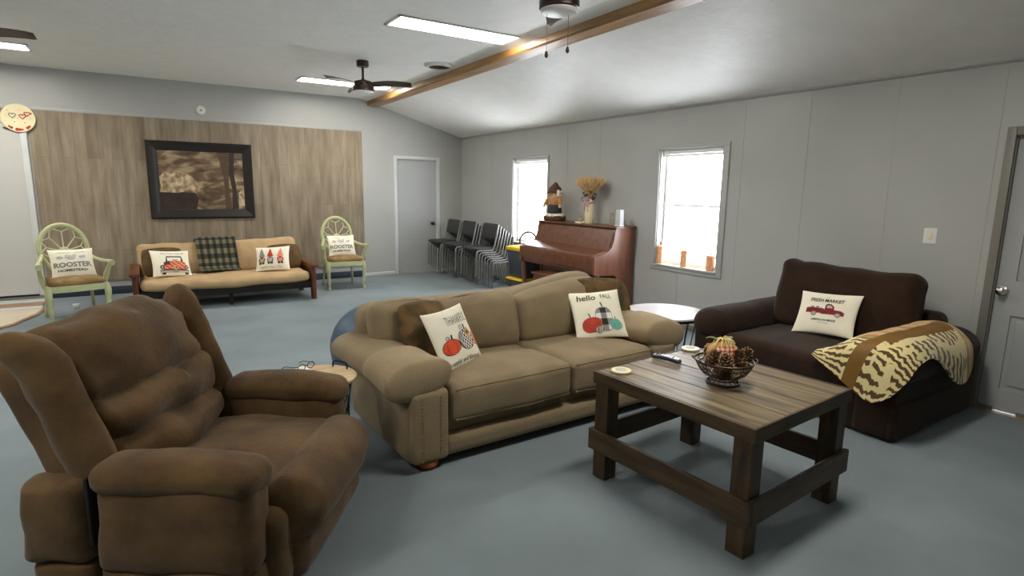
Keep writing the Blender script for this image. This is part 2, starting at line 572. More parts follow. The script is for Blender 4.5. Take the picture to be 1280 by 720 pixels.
def tag(o, label, cat, group=None):
    o['label'] = label
    o['category'] = cat
    if group:
        o['group'] = group
    return o

def struct(o):
    o['kind'] = 'structure'
    return o

def dup(root, loc=None, rz=None, label=None):
    r = root.copy()
    COL.objects.link(r)
    if loc is not None:
        r.location = loc
    if rz is not None:
        r.rotation_euler = (0, 0, rz)
    if label:
        r['label'] = label
    for ch in list(root.children):
        c = ch.copy()
        COL.objects.link(c)
        c.parent = r
        for g in list(ch.children):
            d = g.copy()
            COL.objects.link(d)
            d.parent = c
    return r

def spline(pts, n=8, closed=False):
    """Catmull-Rom through the points"""
    P = [Vector(p) for p in pts]
    out = []
    N = len(P)
    for i in range(N if closed else N - 1):
        p0 = P[(i - 1) % N] if (closed or i > 0) else P[0]
        p1, p2 = P[i], P[(i + 1) % N]
        p3 = P[(i + 2) % N] if (closed or i < N - 2) else P[-1]
        for k in range(n):
            t = k / n
            out.append(0.5 * ((2 * p1) + (p2 - p0) * t + (2 * p0 - 5 * p1 + 4 * p2 - p3) * t * t + (3 * p1 - p0 - 3 * p2 + p3) * t ** 3))
    if not closed:
        out.append(P[-1])
    return out

def circle(r, z, n=24, c=(0, 0)):
    return [(c[0] + r * math.cos(2 * PI * k / n), c[1] + r * math.sin(2 * PI * k / n), z) for k in range(n)]

def nz(p, s, seed=0.0):
    return noise.noise(Vector((p[0] * s + seed, p[1] * s - seed * 0.7, p[2] * s + seed * 1.3)))

def cushion(h, r, crown=(0, 0, 0.03), wr=0.006, ws=5.0, seed=0.0, sag=None):
    """a bending function for rbox: faces bulge, surface wrinkles"""
    def fn(p):
        x, y, z = p
        a, b, c = x / h[0], y / h[1], z / h[2]
        fx = max(0, 1 - a * a); fy = max(0, 1 - b * b); fz = max(0, 1 - c * c)
        q = Vector((x + crown[0] * a * fy * fz, y + crown[1] * b * fx * fz, z + crown[2] * c * fx * fy))
        k = wr * nz(q, ws, seed) + wr * 0.5 * nz(q, ws * 2.3, seed + 3)
        q += Vector((a, b, c)) * k
        if sag:
            q = Vector(sag(q))
        return q
    return fn

_text_cache = {}
def text_mesh(s, size, off=0.0, shear=0.0):
    cu = bpy.data.curves.new('lettering', 'FONT')
    cu.body = s
    cu.size = size
    cu.align_x = 'CENTER'
    cu.align_y = 'CENTER'
    cu.offset = off
    cu.shear = shear
    cu.resolution_u = 3
    ob = bpy.data.objects.new('lettering', cu)
    COL.objects.link(ob)
    bpy.context.view_layer.update()
    dg = bpy.context.evaluated_depsgraph_get()
    me = bpy.data.meshes.new_from_object(ob.evaluated_get(dg))
    vs = [v.co.copy() for v in me.vertices]
    fs = [tuple(p.vertices) for p in me.polygons]
    bpy.data.objects.remove(ob)
    bpy.data.curves.remove(cu)
    bpy.data.meshes.remove(me)
    return vs, fs

class Pillow:
    """knife-edge cushion; x right, y up, z out of the printed face; prints lie on the cloth"""
    def __init__(self, w, h, t, mats, c=0.07, seed=0.0, n=30, wr=0.05, ex=0.5, rc=0.0):
        self.rc = rc
        self.w, self.h, self.t, self.c, self.seed, self.wr, self.ex = w, h, t, c, seed, wr, ex
        self.mats = mats
        self.mb = MB()
        ts = [math.sin(PI / 2 * (-1 + 2 * i / n)) for i in range(n + 1)]
        for side in (1, -1):
            g = [[self.P(u, v, side) for v in ts] for u in ts]
            self.mb.sheet(g)

    def P(self, u, v, side=1, off=0.0):
        u = max(-1, min(1, u)); v = max(-1, min(1, v))
        c = self.c
        x = self.w / 2 * u * (1 - c * (1 - v * v))
        y = self.h / 2 * v * (1 - c * (1 - u * u))
        if self.rc:
            x *= math.sqrt(1 - self.rc * v * v * .5 * u * u)
            y *= math.sqrt(1 - self.rc * u * u * .5 * v * v)
        e = ((1 - u * u) * (1 - v * v))
        z = self.t / 2 * e ** self.ex
        z *= 1 + self.wr * 3 * noise.noise(Vector((u * 2.2 + self.seed, v * 2.2, side * 2.0 + self.seed)))
        return Vector((x, y, side * z + off))

    def raster(self, fn, cell=0.004, box=(-0.95, 0.95, -0.95, 0.95)):
        du, dv = 2 * cell / self.w, 2 * cell / self.h
        nu, nv = int((box[1] - box[0]) / du), int((box[3] - box[2]) / dv)
        idx = {}
        vs, fs, ms = [], [], []
        def vert(i, j):
            if (i, j) not in idx:
                idx[(i, j)] = len(vs)
                vs.append(self.P(box[0] + i * du, box[2] + j * dv, 1, 0.0028))
            return idx[(i, j)]
        for i in range(nu):
            for j in range(nv):
                k = fn(box[0] + (i + .5) * du, box[2] + (j + .5) * dv)
                if k is None:
                    continue
                fs.append((vert(i, j), vert(i + 1, j), vert(i + 1, j + 1), vert(i, j + 1)))
                ms.append(self.mi(k))
        self.mb.add(vs, fs)
        if ms:
            self.mb.mi[-len(ms):] = ms

    def mi(self, k):
        if k not in self.mats:
            self.mats.append(k)
        return self.mats.index(k)

    def text(self, s, u, v, width, k='p_black', height=None, off=0.0, shear=0.0, rot=0.0):
        """lettering centred at u,v; width in u units, optional height of the line in v units"""
        vs, fs = text_mesh(s, 1.0, off, shear)
        x0, x1 = min(p.x for p in vs), max(p.x for p in vs)
        y0, y1 = min(p.y for p in vs), max(p.y for p in vs)
        sx = width / (x1 - x0)
        sy = (height / (y1 - y0)) if height else sx * self.w / self.h
        out = []
        for p in vs:
            a = (p.x - (x0 + x1) / 2) * sx
            b = (p.y - (y0 + y1) / 2) * sy
            a, b = a * math.cos(rot) - b * math.sin(rot), a * math.sin(rot) + b * math.cos(rot)
            out.append(self.P(u + a, v + b, 1, 0.003))
        self.mb.add(out, fs, self.mi(k))

    def build(self, name, label, pos, X, Y, N, group=None, cat='pillow'):
        mt = Matrix((Vector(X).normalized(), Vector(Y).normalized(), Vector(N).normalized())).transposed().to_4x4()
        o = self.mb.build(name, self.mats, smooth=60)
        o.matrix_world = Matrix.Translation(pos) @ mt
        return tag(o, label, cat, group)

def ell(u, v, cu, cv, ru, rv, p=2.0):
    return abs((u - cu) / ru) ** p + abs((v - cv) / rv) ** p

def frame_from(n, roll=0.0):
    """pillow axes from a facing direction"""
    n = Vector(n).normalized()
    x = Vector((0, 0, 1)).cross(n).normalized()
    y = n.cross(x)
    x2 = x * math.cos(roll) + y * math.sin(roll)
    return x2, n.cross(x2), n

# ------------------------------------------------------------------ the room
XL, YB, HC, HR = -9.2, -12.2, 3.0, 2.465      # left wall, back wall, flat ceiling, height at the right wall
RX = -1.92                                     # where the flat ceiling starts to slope down
struct(MB().box(XL - .12, 0.12, YB - .12, 0.12, -0.1, 0).build('floor', 'carpet', smooth=0))
cb = MB()
cb.prism([(XL, HC), (RX, HC), (0, HR), (0.12, HR), (0.12, HC + .15), (XL, HC + .15)], YB, 0, axis=1)
struct(cb.build('ceiling', 'ceiling', smooth=0))
far = MB()
# far wall with the openings of the two doors
D2 = (-1.285, -0.52, 2.04)                     # far door leaf: x0, x1, top
far.box(XL, D2[0], 0, 0.12, 0, HC).box(D2[1], 0.0, 0, 0.12, 0, HC).box(D2[0], D2[1], 0, 0.12, D2[2], HC)
struct(far.build('wall_far', 'wall', smooth=0))
rw = MB()
W1 = (-2.745, -1.80, 0.70, 2.03)               # window openings: y0, y1, z0, z1
W2 = (-5.835, -4.965, 0.70, 2.02)
DR = (-9.12, -8.215, 1.955)                    # right door opening
cuts = [(YB, DR[0]), (DR[1], W2[0]), (W2[1], W1[0]), (W1[1], 0.12)]
for a, b in cuts:
    rw.box(0, 0.12, a, b, 0, HC)
for W in (W1, W2):
    rw.box(0, 0.12, W[0], W[1], 0, W[2]).box(0, 0.12, W[0], W[1], W[3], HC)
rw.box(0, 0.12, DR[0], DR[1], DR[2], HC)
for y in (-8.104, -7.43, -6.716, -6.05, -5.32, -3.9, -3.2, -1.1):    # panel seams: thin battens flush with the wall
    if not any(W[0] - .05 < y < W[1] + .05 for W in (W1, W2)):
        rw.box(-0.0025, 0, y - .006, y + .006, 0.09, HR - .03)
    else:
        rw.box(-0.0025, 0, y - .006, y + .006, 0.09, 0.62)
struct(rw.build('wall_right', 'wall', smooth=0))
struct(MB().box(XL - .12, XL, YB, 0.12, 0, HC).build('wall_left', 'wall', smooth=0))
struct(MB().box(XL, 0.12, YB - .12, YB, 0, HC).build('wall_back', 'wall', smooth=0))

# ridge beam: rounded timber under the break of the ceiling
bb = MB()
sec = [(-1.79, 3.02), (-1.79, 2.905), (-1.775, 2.888), (-1.615, 2.882), (-1.597, 2.90), (-1.60, 3.02)]
bb.prism(sec, YB, 0, axis=1)
struct(bb.build('ceiling_beam', 'beam', smooth=0))

# accent panel of planks on the far wall, and its top moulding
pn = MB()
pn.box(-6.262, -1.90, -0.016, 0, 0.20, 2.462).box(-7.4, -6.262, -0.016, 0, 2.33, 2.462)
struct(pn.build('wall_panel', 'planks', smooth=0))
struct(MB().box(-7.4, -1.90, -0.022, 0, 2.462, 2.50, b=.006).build('trim_1', 'wall'))
struct(MB().prism([(0, HR), (-.022, HR + .006), (-.022, HR - .004), (-.012, HR - .014), (0, HR - .02)], YB, 0, axis=1).build('trim_2', 'winframe', smooth=0))
struct(MB().box(-6.27, -1.905, -0.02, 0, 0, 0.11, b=.004).build('base_shade_far', 'navy'))  # dark strip standing in for the shade where wall meets floor
bs = MB().box(-1.90, -1.35, -0.014, 0, 0, 0.06, b=.004).box(-.455, 0, -0.014, 0, 0, 0.06, b=.004)
struct(bs.build('baseboard_corner', 'trim'))
struct(MB().box(-.014, 0, -8.10, -0.014, 0, 0.07, b=.004).build('baseboard_right', 'trimgrey'))

# windows
def window(name, W, wide):
    y0, y1, z0, z1 = W
    f = MB()
    t = wide
    for (a, b, c, d) in ((y0 - t, y1 + t * .9, z0 - t * .85, z0), (y0 - t, y1 + t * .5, z1, z1 + t * .5),
                         (y0 - t, y0, z0, z1), (y1, y1 + t * .5, z0, z1)):
        f.box(-0.014, 0.0, a, b, c, d, b=.005)
    # reveal lining
    f.box(0, .1, y0, y0 + .012, z0, z1).box(0, .1, y1 - .012, y1, z0, z1).box(0, .1, y0, y1, z1 - .012, z1)
    fr = struct(f.build(name, 'winframe', smooth=30))
    s = MB().box(-0.03, .11, y0 - .01, y1 + .01, z0 - .02, z0 + .004, b=.006)
    struct(s.build('window_sill', 'winframe', fr))
    sa = MB()
    a, b = .085, .115
    zc = (z0 + z1) / 2 + .03
    sa.box(a, b, y0 + .012, y0 + .042, z0, z1 - .01).box(a, b, y1 - .042, y1 - .012, z0, z1 - .01)
    sa.box(a, b, y0 + .012, y1 - .012, z0 + .004, z0 + .045).box(a, b, y0 + .012, y1 - .012, z1 - .05, z1 - .012)
    sa.box(a - .01, b, y0 + .012, y1 - .012, zc - .010, zc + .010)
    struct(sa.build('window_sash', 'white', fr, smooth=0))
    g = MB().box(.098, .102, y0 + .03, y1 - .03, z0 + .03, z1 - .03)
    struct(g.build('window_glass', 'glass', fr, smooth=0))
    h = MB().box(.03, .07, y0 + .016, y1 - .016, z1 - .055, z1 - .014, b=.006)
    for k in range(5):
        h.box(.035, .065, y0 + .02, y1 - .02, z1 - .062 - .006 * k, z1 - .058 - .006 * k)
    hd = struct(h.build('blind_headrail', 'blind', fr, smooth=30))
    wd = MB().tube([(.04, y1 - .13, z1 - .06), (.042, y1 - .135, z1 - .65)], .004, 6)
    struct(wd.build('blind_wand', 'blind', fr))
    return fr
window('window_1', W1, .04)
window('window_2', W2, .075)

# far door: flat slab with casing and knob
x0, x1, zt = D2
dr = MB().box(x0 + .006, x1 - .006, .02, .058, .0, zt - .006)
d2 = struct(dr.build('door_2', 'door', smooth=0))
cs = MB()
cs.box(x0 - .06, x0, -.018, .0, 0, zt + .055, b=.005).box(x1, x1 + .06, -.018, 0, 0, zt + .055, b=.005).box(x0, x1, -.018, 0, zt, zt + .055, b=.005)
cs.box(x0 - .001, x0 + .006, 0, .1, 0, zt).box(x1 - .006, x1 + .001, 0, .1, 0, zt).box(x0, x1, 0, .1, zt - .006, zt + .001)
struct(cs.build('door_casing', 'trim', d2, smooth=30))
def knob(parent, p, axis, m):
    X = Matrix.Translation(p) @ Vector((0, 0, 1)).rotation_difference(Vector(axis)).to_matrix().to_4x4()
    k = MB().lathe([(.033, 0), (.033, .006), (.012, .012), (.011, .032), (.024, .04), (.029, .052), (.026, .062), (.012, .068), (0, .069)], 20, X=X)
    struct(k.build('door_knob', m, parent))
knob(d2, (-.60, .02, .90), (0, -1, 0), 'bronze')

# far-left white door above its raised threshold
l = MB().box(-7.4, -6.355, -.03, 0, .075, 2.28)
d3 = struct(l.build('door_3', 'doorw', smooth=0))
c3 = MB().box(-6.355, -6.285, -.045, 0, .06, 2.33, b=.008).box(-7.4, -6.355, -.045, 0, 2.28, 2.33, b=.008)
struct(c3.build('door_casing', 'trim', d3, smooth=30))
struct(MB().box(-7.4, -6.36, -.034, -.002, .05, .075).build('door_gap', 'blackgap', d3, smooth=0))  # solid black strip as the shade in the gap below the door
struct(MB().box(-7.4, -6.29, -.30, 0, 0, .012, b=.004).build('door_sill', 'trim', d3, smooth=30))
struct(MB().box(-7.4, -6.27, -.62, -.30, 0, .014, b=.004).build('trim_3', 'woodstrip', smooth=30))
struct(MB().box(-7.4, -6.26, -.78, -.62, 0, .016, b=.004).build('trim_4', 'trim', smooth=30))
tl = MB()
tl.prism([(-7.4, -.78), (-6.24, -.78), (-6.27, -1.2), (-6.42, -1.72), (-7.4, -3.2)], 0, .008, axis=2)
struct(tl.build('floor_tile_entry', 'tile', smooth=0))
te = MB().tube([(-6.215, -.78, .006), (-6.25, -1.2, .006), (-6.40, -1.74, .006), (-7.4, -3.24, .006)], .022, 6)
struct(te.build('trim_5', 'woodstrip'))

# right door: panelled leaf in a grey frame, daylight in the gap under it
y0, y1, zt = DR
lf = MB()
LX0, LX1 = .03, .07
zb = .011
stile, rails = .11, [(zb, .17), (.71, .96), (zt - .14, zt - .01)]
lf.box(LX0, LX1, y1 - stile, y1 - .006, zb, zt - .01).box(LX0, LX1, y0 + .006, y0 + stile, zb, zt - .01)
ym = (y0 + y1) / 2
ym = (y0 + y1) / 2
for a, b in rails:
    lf.box(LX0, LX1, y0 + stile, ym - .055, a, b).box(LX0, LX1, ym + .055, y1 - stile, a, b)
lf.box(LX0, LX1, ym - .055, ym + .055, zb, zt - .01)
for (a, b) in ((.17, .71), (.96, zt - .14)):
    for (c, d) in ((y0 + stile, ym - .055), (ym + .055, y1 - stile)):
        lf.box(LX0 + .014, LX1, c, d, a, b)
        lf.box(LX0 + .004, LX0 + .014, c + .035, d - .035, a + .035, b - .035, b=.004)
d4 = struct(lf.build('door_4', 'door', smooth=0))
cs = MB()
cs.box(-.022, 0, y1, y1 + .055, 0, zt + .06, b=.006).box(-.022, 0, y0 - .055, y0, 0, zt + .06, b=.006).box(-.022, 0, y0, y1, zt, zt + .06, b=.006)
cs.box(0, .12, y1 - .006, y1 + .0, 0, zt).box(0, .12, y0, y0 + .006, 0, zt).box(0, .12, y0, y1, zt - .01, zt)
struct(cs.build('door_casing', 'trimgrey', d4, smooth=30))
sw = MB().box(LX0 - .004, LX1, y0 + .008, y1 - .23, .0, zb + .02).box(LX0 - .004, LX1, y1 - .095, y1 - .008, .0, zb + .02)
struct(sw.build('door_sweep', 'trimgrey', d4, smooth=0))
struct(MB().box(-.03, LX0 - .005, y0, y1, 0, .004).build('door_sill', 'woodstrip', d4, smooth=0))
knob(d4, (LX0, -8.262, .88), (-1, 0, 0), 'chrome')

# ------------------------------------------------------------------ ceiling fittings
def light_panel(x, y, label):
    o = thing('ceiling_light', label, 'light', (x, y, HC), 0, 'recessed ceiling light panels')
    f = MB()
    a, b = .70, .185
    for (p, q, r, s) in ((-a, a, -b, -b + .03), (-a, a, b - .03, b), (-a, -a + .03, -b, b), (a - .03, a, -b, b)):
        f.box(p, q, r, s, -.014, .0, b=.003)
    f.build('frame', 'white', o)
    MB().box(-a + .03, a - .03, -b + .03, b - .03, -.008, -.002).build('diffuser', 'panel_on', o, smooth=0)
    return o
light_panel(-2.43, -4.68, 'long glowing ceiling light panel beside the middle of the wooden beam')
light_panel(-2.48, -1.27, 'long glowing ceiling light panel behind the dark ceiling fan above the door end')
light_panel(-6.70, -1.33, 'glowing ceiling light panel partly behind a fan blade at top left corner')
light_panel(-6.70, -4.70, 'ceiling light panel over the open carpet near the left wall')

light_panel(-2.43, -8.10, 'long ceiling light panel above the coffee table')
light_panel(-6.70, -8.10, 'ceiling light panel near the left wall behind the recliner')

def fan(x, y, label, angles, chains=()):
    o = thing('ceiling_fan', label, 'ceiling fan', (x, y, HC), 0, 'ceiling fans')
    MB().lathe([(.0, 0), (.068, 0), (.07, -.01), (.07, -.062), (.062, -.07), (0, -.071)][::-1], 28).build('canopy', 'bronze', o)
    MB().lathe([(.0, -.07), (.014, -.07), (.014, -.2), (.03, -.21), (.034, -.235), (0, -.235)][::-1], 16).build('downrod', 'bronze', o)
    MB().lathe([(0, -.215), (.05, -.218), (.095, -.232), (.104, -.245), (.104, -.282), (.122, -.286), (.127, -.296), (.127, -.335), (.118, -.342), (0, -.343)][::-1], 36).build('motor_housing', 'bronze', o)
    MB().lathe([(0, -.342), (.117, -.342), (.117, -.35), (.108, -.362), (.06, -.37), (0, -.372)][::-1], 36).build('lamp_lens', 'lens', o)
    for a in angles:
        b = MB()
        X = Matrix.Rotation(math.radians(a), 4, 'Z')
        g = []
        for i in range(13):
            s = i / 12
            rr = .10 + .47 * s
            wd = .045 + .022 * math.sin(PI * min(1, s * 1.15)) + .01 * s
            if s > .9:
                wd *= math.sqrt(max(.05, 1 - ((s - .9) / .11) ** 2))
            row = []
            for j in range(5):
                t = -1 + 2 * j / 4
                row.append((rr, wd * t, -.265 + .03 * math.sin(s * PI) * .5 - .02 * t * .9))
            g.append(row)
        b.sheet(g, X=X, thick=.006)
        b.build('blade', 'bronze', o)
    for (cx, cy, ln) in chains:
        c = MB()
        c.tube([(cx, cy, -.34), (cx, cy, -.34 - ln)], .0016, 5)
        c.lathe([(0, .034), (.006, .03), (.0125, .012), (.012, .0), (.006, -.008), (0, -.01)][::-1], 12, X=Matrix.Translation((cx, cy, -.34 - ln - .03)))
        c.build('pull_chain', 'bronze', o)
    return o
fan(-2.795, -2.865, 'dark ceiling fan hanging left of the wooden beam near the far wall', (-33, 87, 207))
fan(-2.79, -6.68, 'dark ceiling fan with pull chains at the top edge of the picture', (57, 177, 297),
    ((-.063, .04, .25), (.05, -.032, .22)))
fan(-6.27, -3.22, 'ceiling fan with its blade tip showing at the upper left corner', (-20, 100, 220))

# round ceiling air vent next to the beam
v = thing('ceiling_vent', 'round white ceiling air vent with dark louvres close to the beam', 'vent', (-1.99, -3.08, HC))
v.location = (-1.97, -3.20, HC)
MB().lathe([(.18, 0), (.18, -.006), (.155, -.032), (.128, -.034), (.122, -.006), (.128, 0)], 36).build('flange', 'white', v)
lv = MB()
for k, r in enumerate((.03, .055, .08, .105, .128)):
    lv.lathe([(r * .9, -.004), (r * .9 + .010, -.026), (r * .9 + .012, -.026), (r * .9 + .004, -.003)], 32)
lv.build('louvres', 'bronze', v)

# smoke detector and decorative plate on the far wall
sd = thing('smoke_detector', 'small round white smoke detector on the wall above the plank panel', 'smoke detector', (-4.276, 0, 2.613))
Xw = Matrix.Rotation(PI / 2, 4, 'X')
MB().lathe([(0, .034), (.02, .034), (.024, .03), (.05, .028), (.062, .018), (.064, 0), (0, 0)][::-1], 32, X=Xw).build('body', 'white', sd)
MB().lathe([(0, .0355), (.014, .0355), (.018, .03), (0, .03)][::-1], 24, X=Xw).build('sensor', 'p_grey', sd)

cl = thing('wall_plate', 'round cream wall plate with red and grey heart outlines by the white door', 'wall decoration', (-6.345, -.046, 2.345))
pp = MB().lathe([(0, .012), (.13, .012), (.16, .018), (.172, .016), (.174, .008), (.166, 0), (0, 0)][::-1], 40, X=Xw)
def heart(cx, cz, s, rot=0.0):
    pts = []
    for k in range(25):
        t = 2 * PI * k / 24
        x = 16 * math.sin(t) ** 3 / 17 * s
        z = (13 * math.cos(t) - 5 * math.cos(2 * t) - 2 * math.cos(3 * t) - math.cos(4 * t)) / 17 * s
        pts.append((cx + x * math.cos(rot) - z * math.sin(rot), -.016, cz + x * math.sin(rot) + z * math.cos(rot)))
    return pts[:-1]
for (cx, cz, s, m) in ((-.055, .03, .036, 'p_grey'), (.045, .022, .034, 'p_red'), (.092, .055, .03, 'p_red')):
    MB().tube(heart(cx, cz, s), .005, 6, closed=True).build('heart_outline', m, cl)
mk = pp
for (cx, cz, r) in ((-.10, .09, .006), (-.12, .02, .004), (.02, .10, .004), (-.04, -.05, .006), (.06, -.055, .006), (.12, 0, .005), (0, -.005, .004)):
    mk.lathe([(0, .004), (r, .002), (r, 0)][::-1], 8, mi=1, X=Matrix.Translation((cx, -.012, cz)) @ Xw)
for a, r in ((228, .014), (238, .019), (262, .024), (272, .02), (282, .014), (306, .02), (316, .016), (26, .012)):
    a = math.radians(a)
    mk.lathe([(0, .006), (r * .8, .004), (r, 0)][::-1], 9, mi=1, X=Matrix.Translation((.145 * math.cos(a), -.014, .145 * math.sin(a))) @ Xw)
mk.build('plate', ['creamc', 'p_red'], cl)
sh = MB().tube([(-.16, -.004, -.125), (-.05, -.004, -.16), (.02, -.004, -.17)], .008, 6)
sh.build('hanging_edge', 'bronze', cl)

# light switch on the right wall
lsw = thing('light_switch', 'white light switch plate on the grey wall beside the right door', 'light switch', (0, -7.777, 1.236))
MB().rbox((-.003, 0, 0), (.003, .045, .06), (.003, .006, .006), m=2, q=2).build('plate', 'white', lsw)
MB().rbox((-.008, 0, 0), (.004, .012, .022), (.003, .004, .004), m=2, q=2, X=Matrix.Rotation(.18, 4, 'Y')).build('toggle', 'creamc', lsw)

# framed picture
px0, px1, pz0, pz1 = -5.01, -3.635, 1.05, 2.155
pf = thing('framed_picture', 'large sepia landscape in a wide black frame on the plank wall', 'picture', ((px0 + px1) / 2, -.018, (pz0 + pz1) / 2))
hw, hh = (px1 - px0) / 2, (pz1 - pz0) / 2
fm = MB()
prof = [(0, 0), (0, .03), (.02, .045), (.06, .04), (.11, .018), (.135, .014), (.135, 0)]
for ang, L, H in ((0, hw, hh), (PI, hw, hh), (PI / 2, hh, hw), (-PI / 2, hh, hw)):
    vs, fs = [], []
    for sgn in (-1, 1):
        for (d, y) in prof:
            vs.append((sgn * (L - d), -y, H - d))
    n = len(prof)
    for k in range(n - 1):
        fs.append((k, k + 1, k + 1 + n, k + n))
    fm.add(vs, fs, 0, Matrix.Rotation(ang, 4, 'Y'))
fm.build('frame', 'frameblk', pf, smooth=25)
MB().box(-hw - .004, -hw + .012, -.022, 0, -hh, hh).build('gilt_edge', 'framegold', pf, smooth=0)
a, b = hw - .13, hh - .13
pr_ = MB().box(-a, a, -.012, -.006, -b, b)
# painted shapes of the view: pale treeline, dark bank, two trunks
def blob(pts, mi, y):
    pr_.add([(x * a, y, z * b) for x, z in pts], [list(range(len(pts)))], mi)
blob([(-1, -.98), (-.18, -.98), (-.12, -.6), (-.2, -.42), (-1, -.40)], 1, -.0125)
blob([(-.95, -.4), (-.98, .1), (-.86, .3), (-.7, .2), (-.6, .34), (-.4, .28), (-.24, .12), (-.12, -.1), (-.1, -.4), (-.3, -.34), (-.6, -.42)], 3, -.0127)
blob([(.50, -.98), (.66, -.98), (.62, -.2), (.66, .98), (.38, .98), (.5, .2), (.52, -.4)], 2, -.0129)
blob([(.68, -.98), (.84, -.98), (.8, -.2), (.76, .3), (.8, .98), (.66, .98), (.64, .2), (.7, -.3)], 1, -.0131)
blob([(.84, -.9), (.99, -.86), (.99, -.2), (.86, -.4)], 3, -.0126)
pr_.build('print', ['art', 'a_dark', 'a_mid', 'a_light'], pf, smooth=0)

# ------------------------------------------------------------------ tan sofa
def RX_(a, p=(0, 0, 0)):
    return Matrix.Translation(p) @ Matrix.Rotation(math.radians(a), 4, 'X')

so = thing('sofa', 'long tan rolled-arm sofa with nailhead trim and pumpkin pillows', 'sofa', (-2.95, -6.52, 0), math.radians(1.5))
bm_ = MB()
bm_.rbox((0, .0, .155), (1.0, .44, .105), (.03, .03, .03), m=2, q=4)
bm_.rbox((.0, -.455, .115), (.83, .05, .065), (.03, .045, .05), m=3, q=8)
bm_.build('base', 'tan', so)
XS = .07
for (a, b, sd_) in ((-.80, XS, 1.0), (XS, .80, 5.0)):
    h = ((b - a) / 2 - .004, .37, .11)
    f = cushion(h, None, (0.0, .012, .028), .008, 4, sd_, sag=lambda q: (q.x, q.y, q.z - (.012 if q.y > .1 else 0)))
    c = MB().rbox(((a + b) / 2, -.155, .355), h, (.05, .06, .05), m=3, q=(10, 9, 3), fn=f)
    for zz in (-.075, .085):
        ring = []
        for k in range(21):
            xx = (h[0] - .025) * (1 - 2 * k / 20)
            sg_ = 1 if zz > 0 else -1
            q = f(Vector((xx, -(h[1] - .06) - .06 * .82, sg_ * ((h[2] - .05) + .05 * .57))))
            ring.append(((a + b) / 2 + q.x, -.155 + q.y, .355 + q.z))
        c.tube(ring, .006, 6)
    c.build('seat_cushion', 'tan', so)
def back_top(p):
    x, y, z = p
    if z > 0.1:
        t = max(0.0, min(1.0, (x - .1) / .75))
        z += .085 * t * t * (3 - 2 * t) * (z / .38)
        e = max(0.0, (abs(x) - .85) / .2)
        z -= (.07 if x > 0 else .0) * e * e
    y += .05 * max(0, z) / .38
    return (x, y, z + .006 * nz((x, y, z), 4, 2))
bk = MB().rbox((0, .35, .42), (1.02, .13, .375), (.12, .10, .12), m=4, q=(18, 2, 4), fn=back_top)
bk.build('back_frame', 'tan', so)
for (a, b, zt, sd_) in ((-1.0, -.54, .825, 2.0), (-.55, XS + .02, .82, 3.0), (XS, .90, .83, 4.0)):
    h = ((b - a) / 2, .10, (zt - .40) / 2)
    rise = .05 if a > 0 else 0.0
    def sg(q, h=h, rise=rise):
        t = q.z / h[2]
        return (q.x, q.y + .03 * (1 - t * t) * -.6, q.z + (rise * (q.x / h[0]) * max(0, t)) - .012 * (q.x / h[0]) ** 2 * max(0, t))
    f = cushion(h, None, (.0, .05, .02), .014, 3.2, sd_, sag=sg)
    X = RX_(-13, ((a + b) / 2, .205, .40 + h[2]))
    c = MB().rbox((0, 0, 0), h, (.07, .09, .08), m=4, q=(9, 2, 6), fn=f, X=X)
    ring = []
    for k in range(40):
        th = 2 * PI * k / 40
        ex = .45
        cx = math.copysign(abs(math.cos(th)) ** ex, math.cos(th)); sz = math.copysign(abs(math.sin(th)) ** ex, math.sin(th))
        q = sg(Vector((cx * (h[0] - .006), -.055, sz * (h[2] - .004))))
        ring.append(q)
    c.tube(ring, .0055, 6, closed=True, X=X)
    c.build('back_cushion', 'tan', so)
for s in (-1, 1):
    def roll(p, s=s):
        x, y, z = p
        z += -.03 * max(0, (y - .1)) - .02 * max(0, -(y + .40)) * 2
        x += s * .012 * math.sin(y * 3.0)
        return (x, y, z + .006 * nz((x, y, z), 4, 7 + s))
    arm_o = MB().rbox((s * .985, .02, .52), (.185, .49, .10), (.17, .10, .095), m=6, q=(2, 10, 2), fn=roll)
    arm_o = arm_o.build('arm', 'tan', so)
    def cap(p, s=s):
        x, y, z = p
        drop = max(0.0, -y - .10)
        z += -.10 * drop * drop / .04 * .5
        k = (x * -s) / .2
        z += .03 * k * max(0, -y) / .2
        return (x, y, z + .005 * nz((x, y, z), 5, 9 + s))
    MB().rbox((s * .975, -.31, .525), (.20, .205, .108), (.185, .05, .10), m=6, q=(2, 8, 2), fn=cap).build('arm_cover', 'tan_cap', arm_o)
    MB().rbox((s * .95, -.02, .265), (.10, .46, .215), (.03, .03, .03), m=2, q=(2, 6, 4)).build('arm_panel', 'tan', so)
    front_o = MB().rbox((s * .925, -.475, .255), (.112, .045, .205), (.03, .035, .03), m=3, q=(3, 1, 5), fn=lambda p: (p[0], p[1], p[2] + .004 * nz(p, 8))).build('arm_front', 'tan', so)
    for col in (-.055, .055):
        nh = MB()
        for k in range(18):
            nh.lathe([(0, .006), (.005, .0045), (.0075, 0)][::-1], 8, X=Matrix.Translation((s * .925 + col, -.5185, .075 + k * .0205)) @ Xw)
        nh.build('nailhead_trim', 'brass', front_o)
    for y in (-.45, .36):
        ft = MB().lathe([(.03, 0), (.05, .01), (.062, .03), (.058, .05), (.04, .062), (0, .064)], 20, X=Matrix.Translation((s * .92, y, 0)))
        ft.build('bun_foot', 'bun', so)

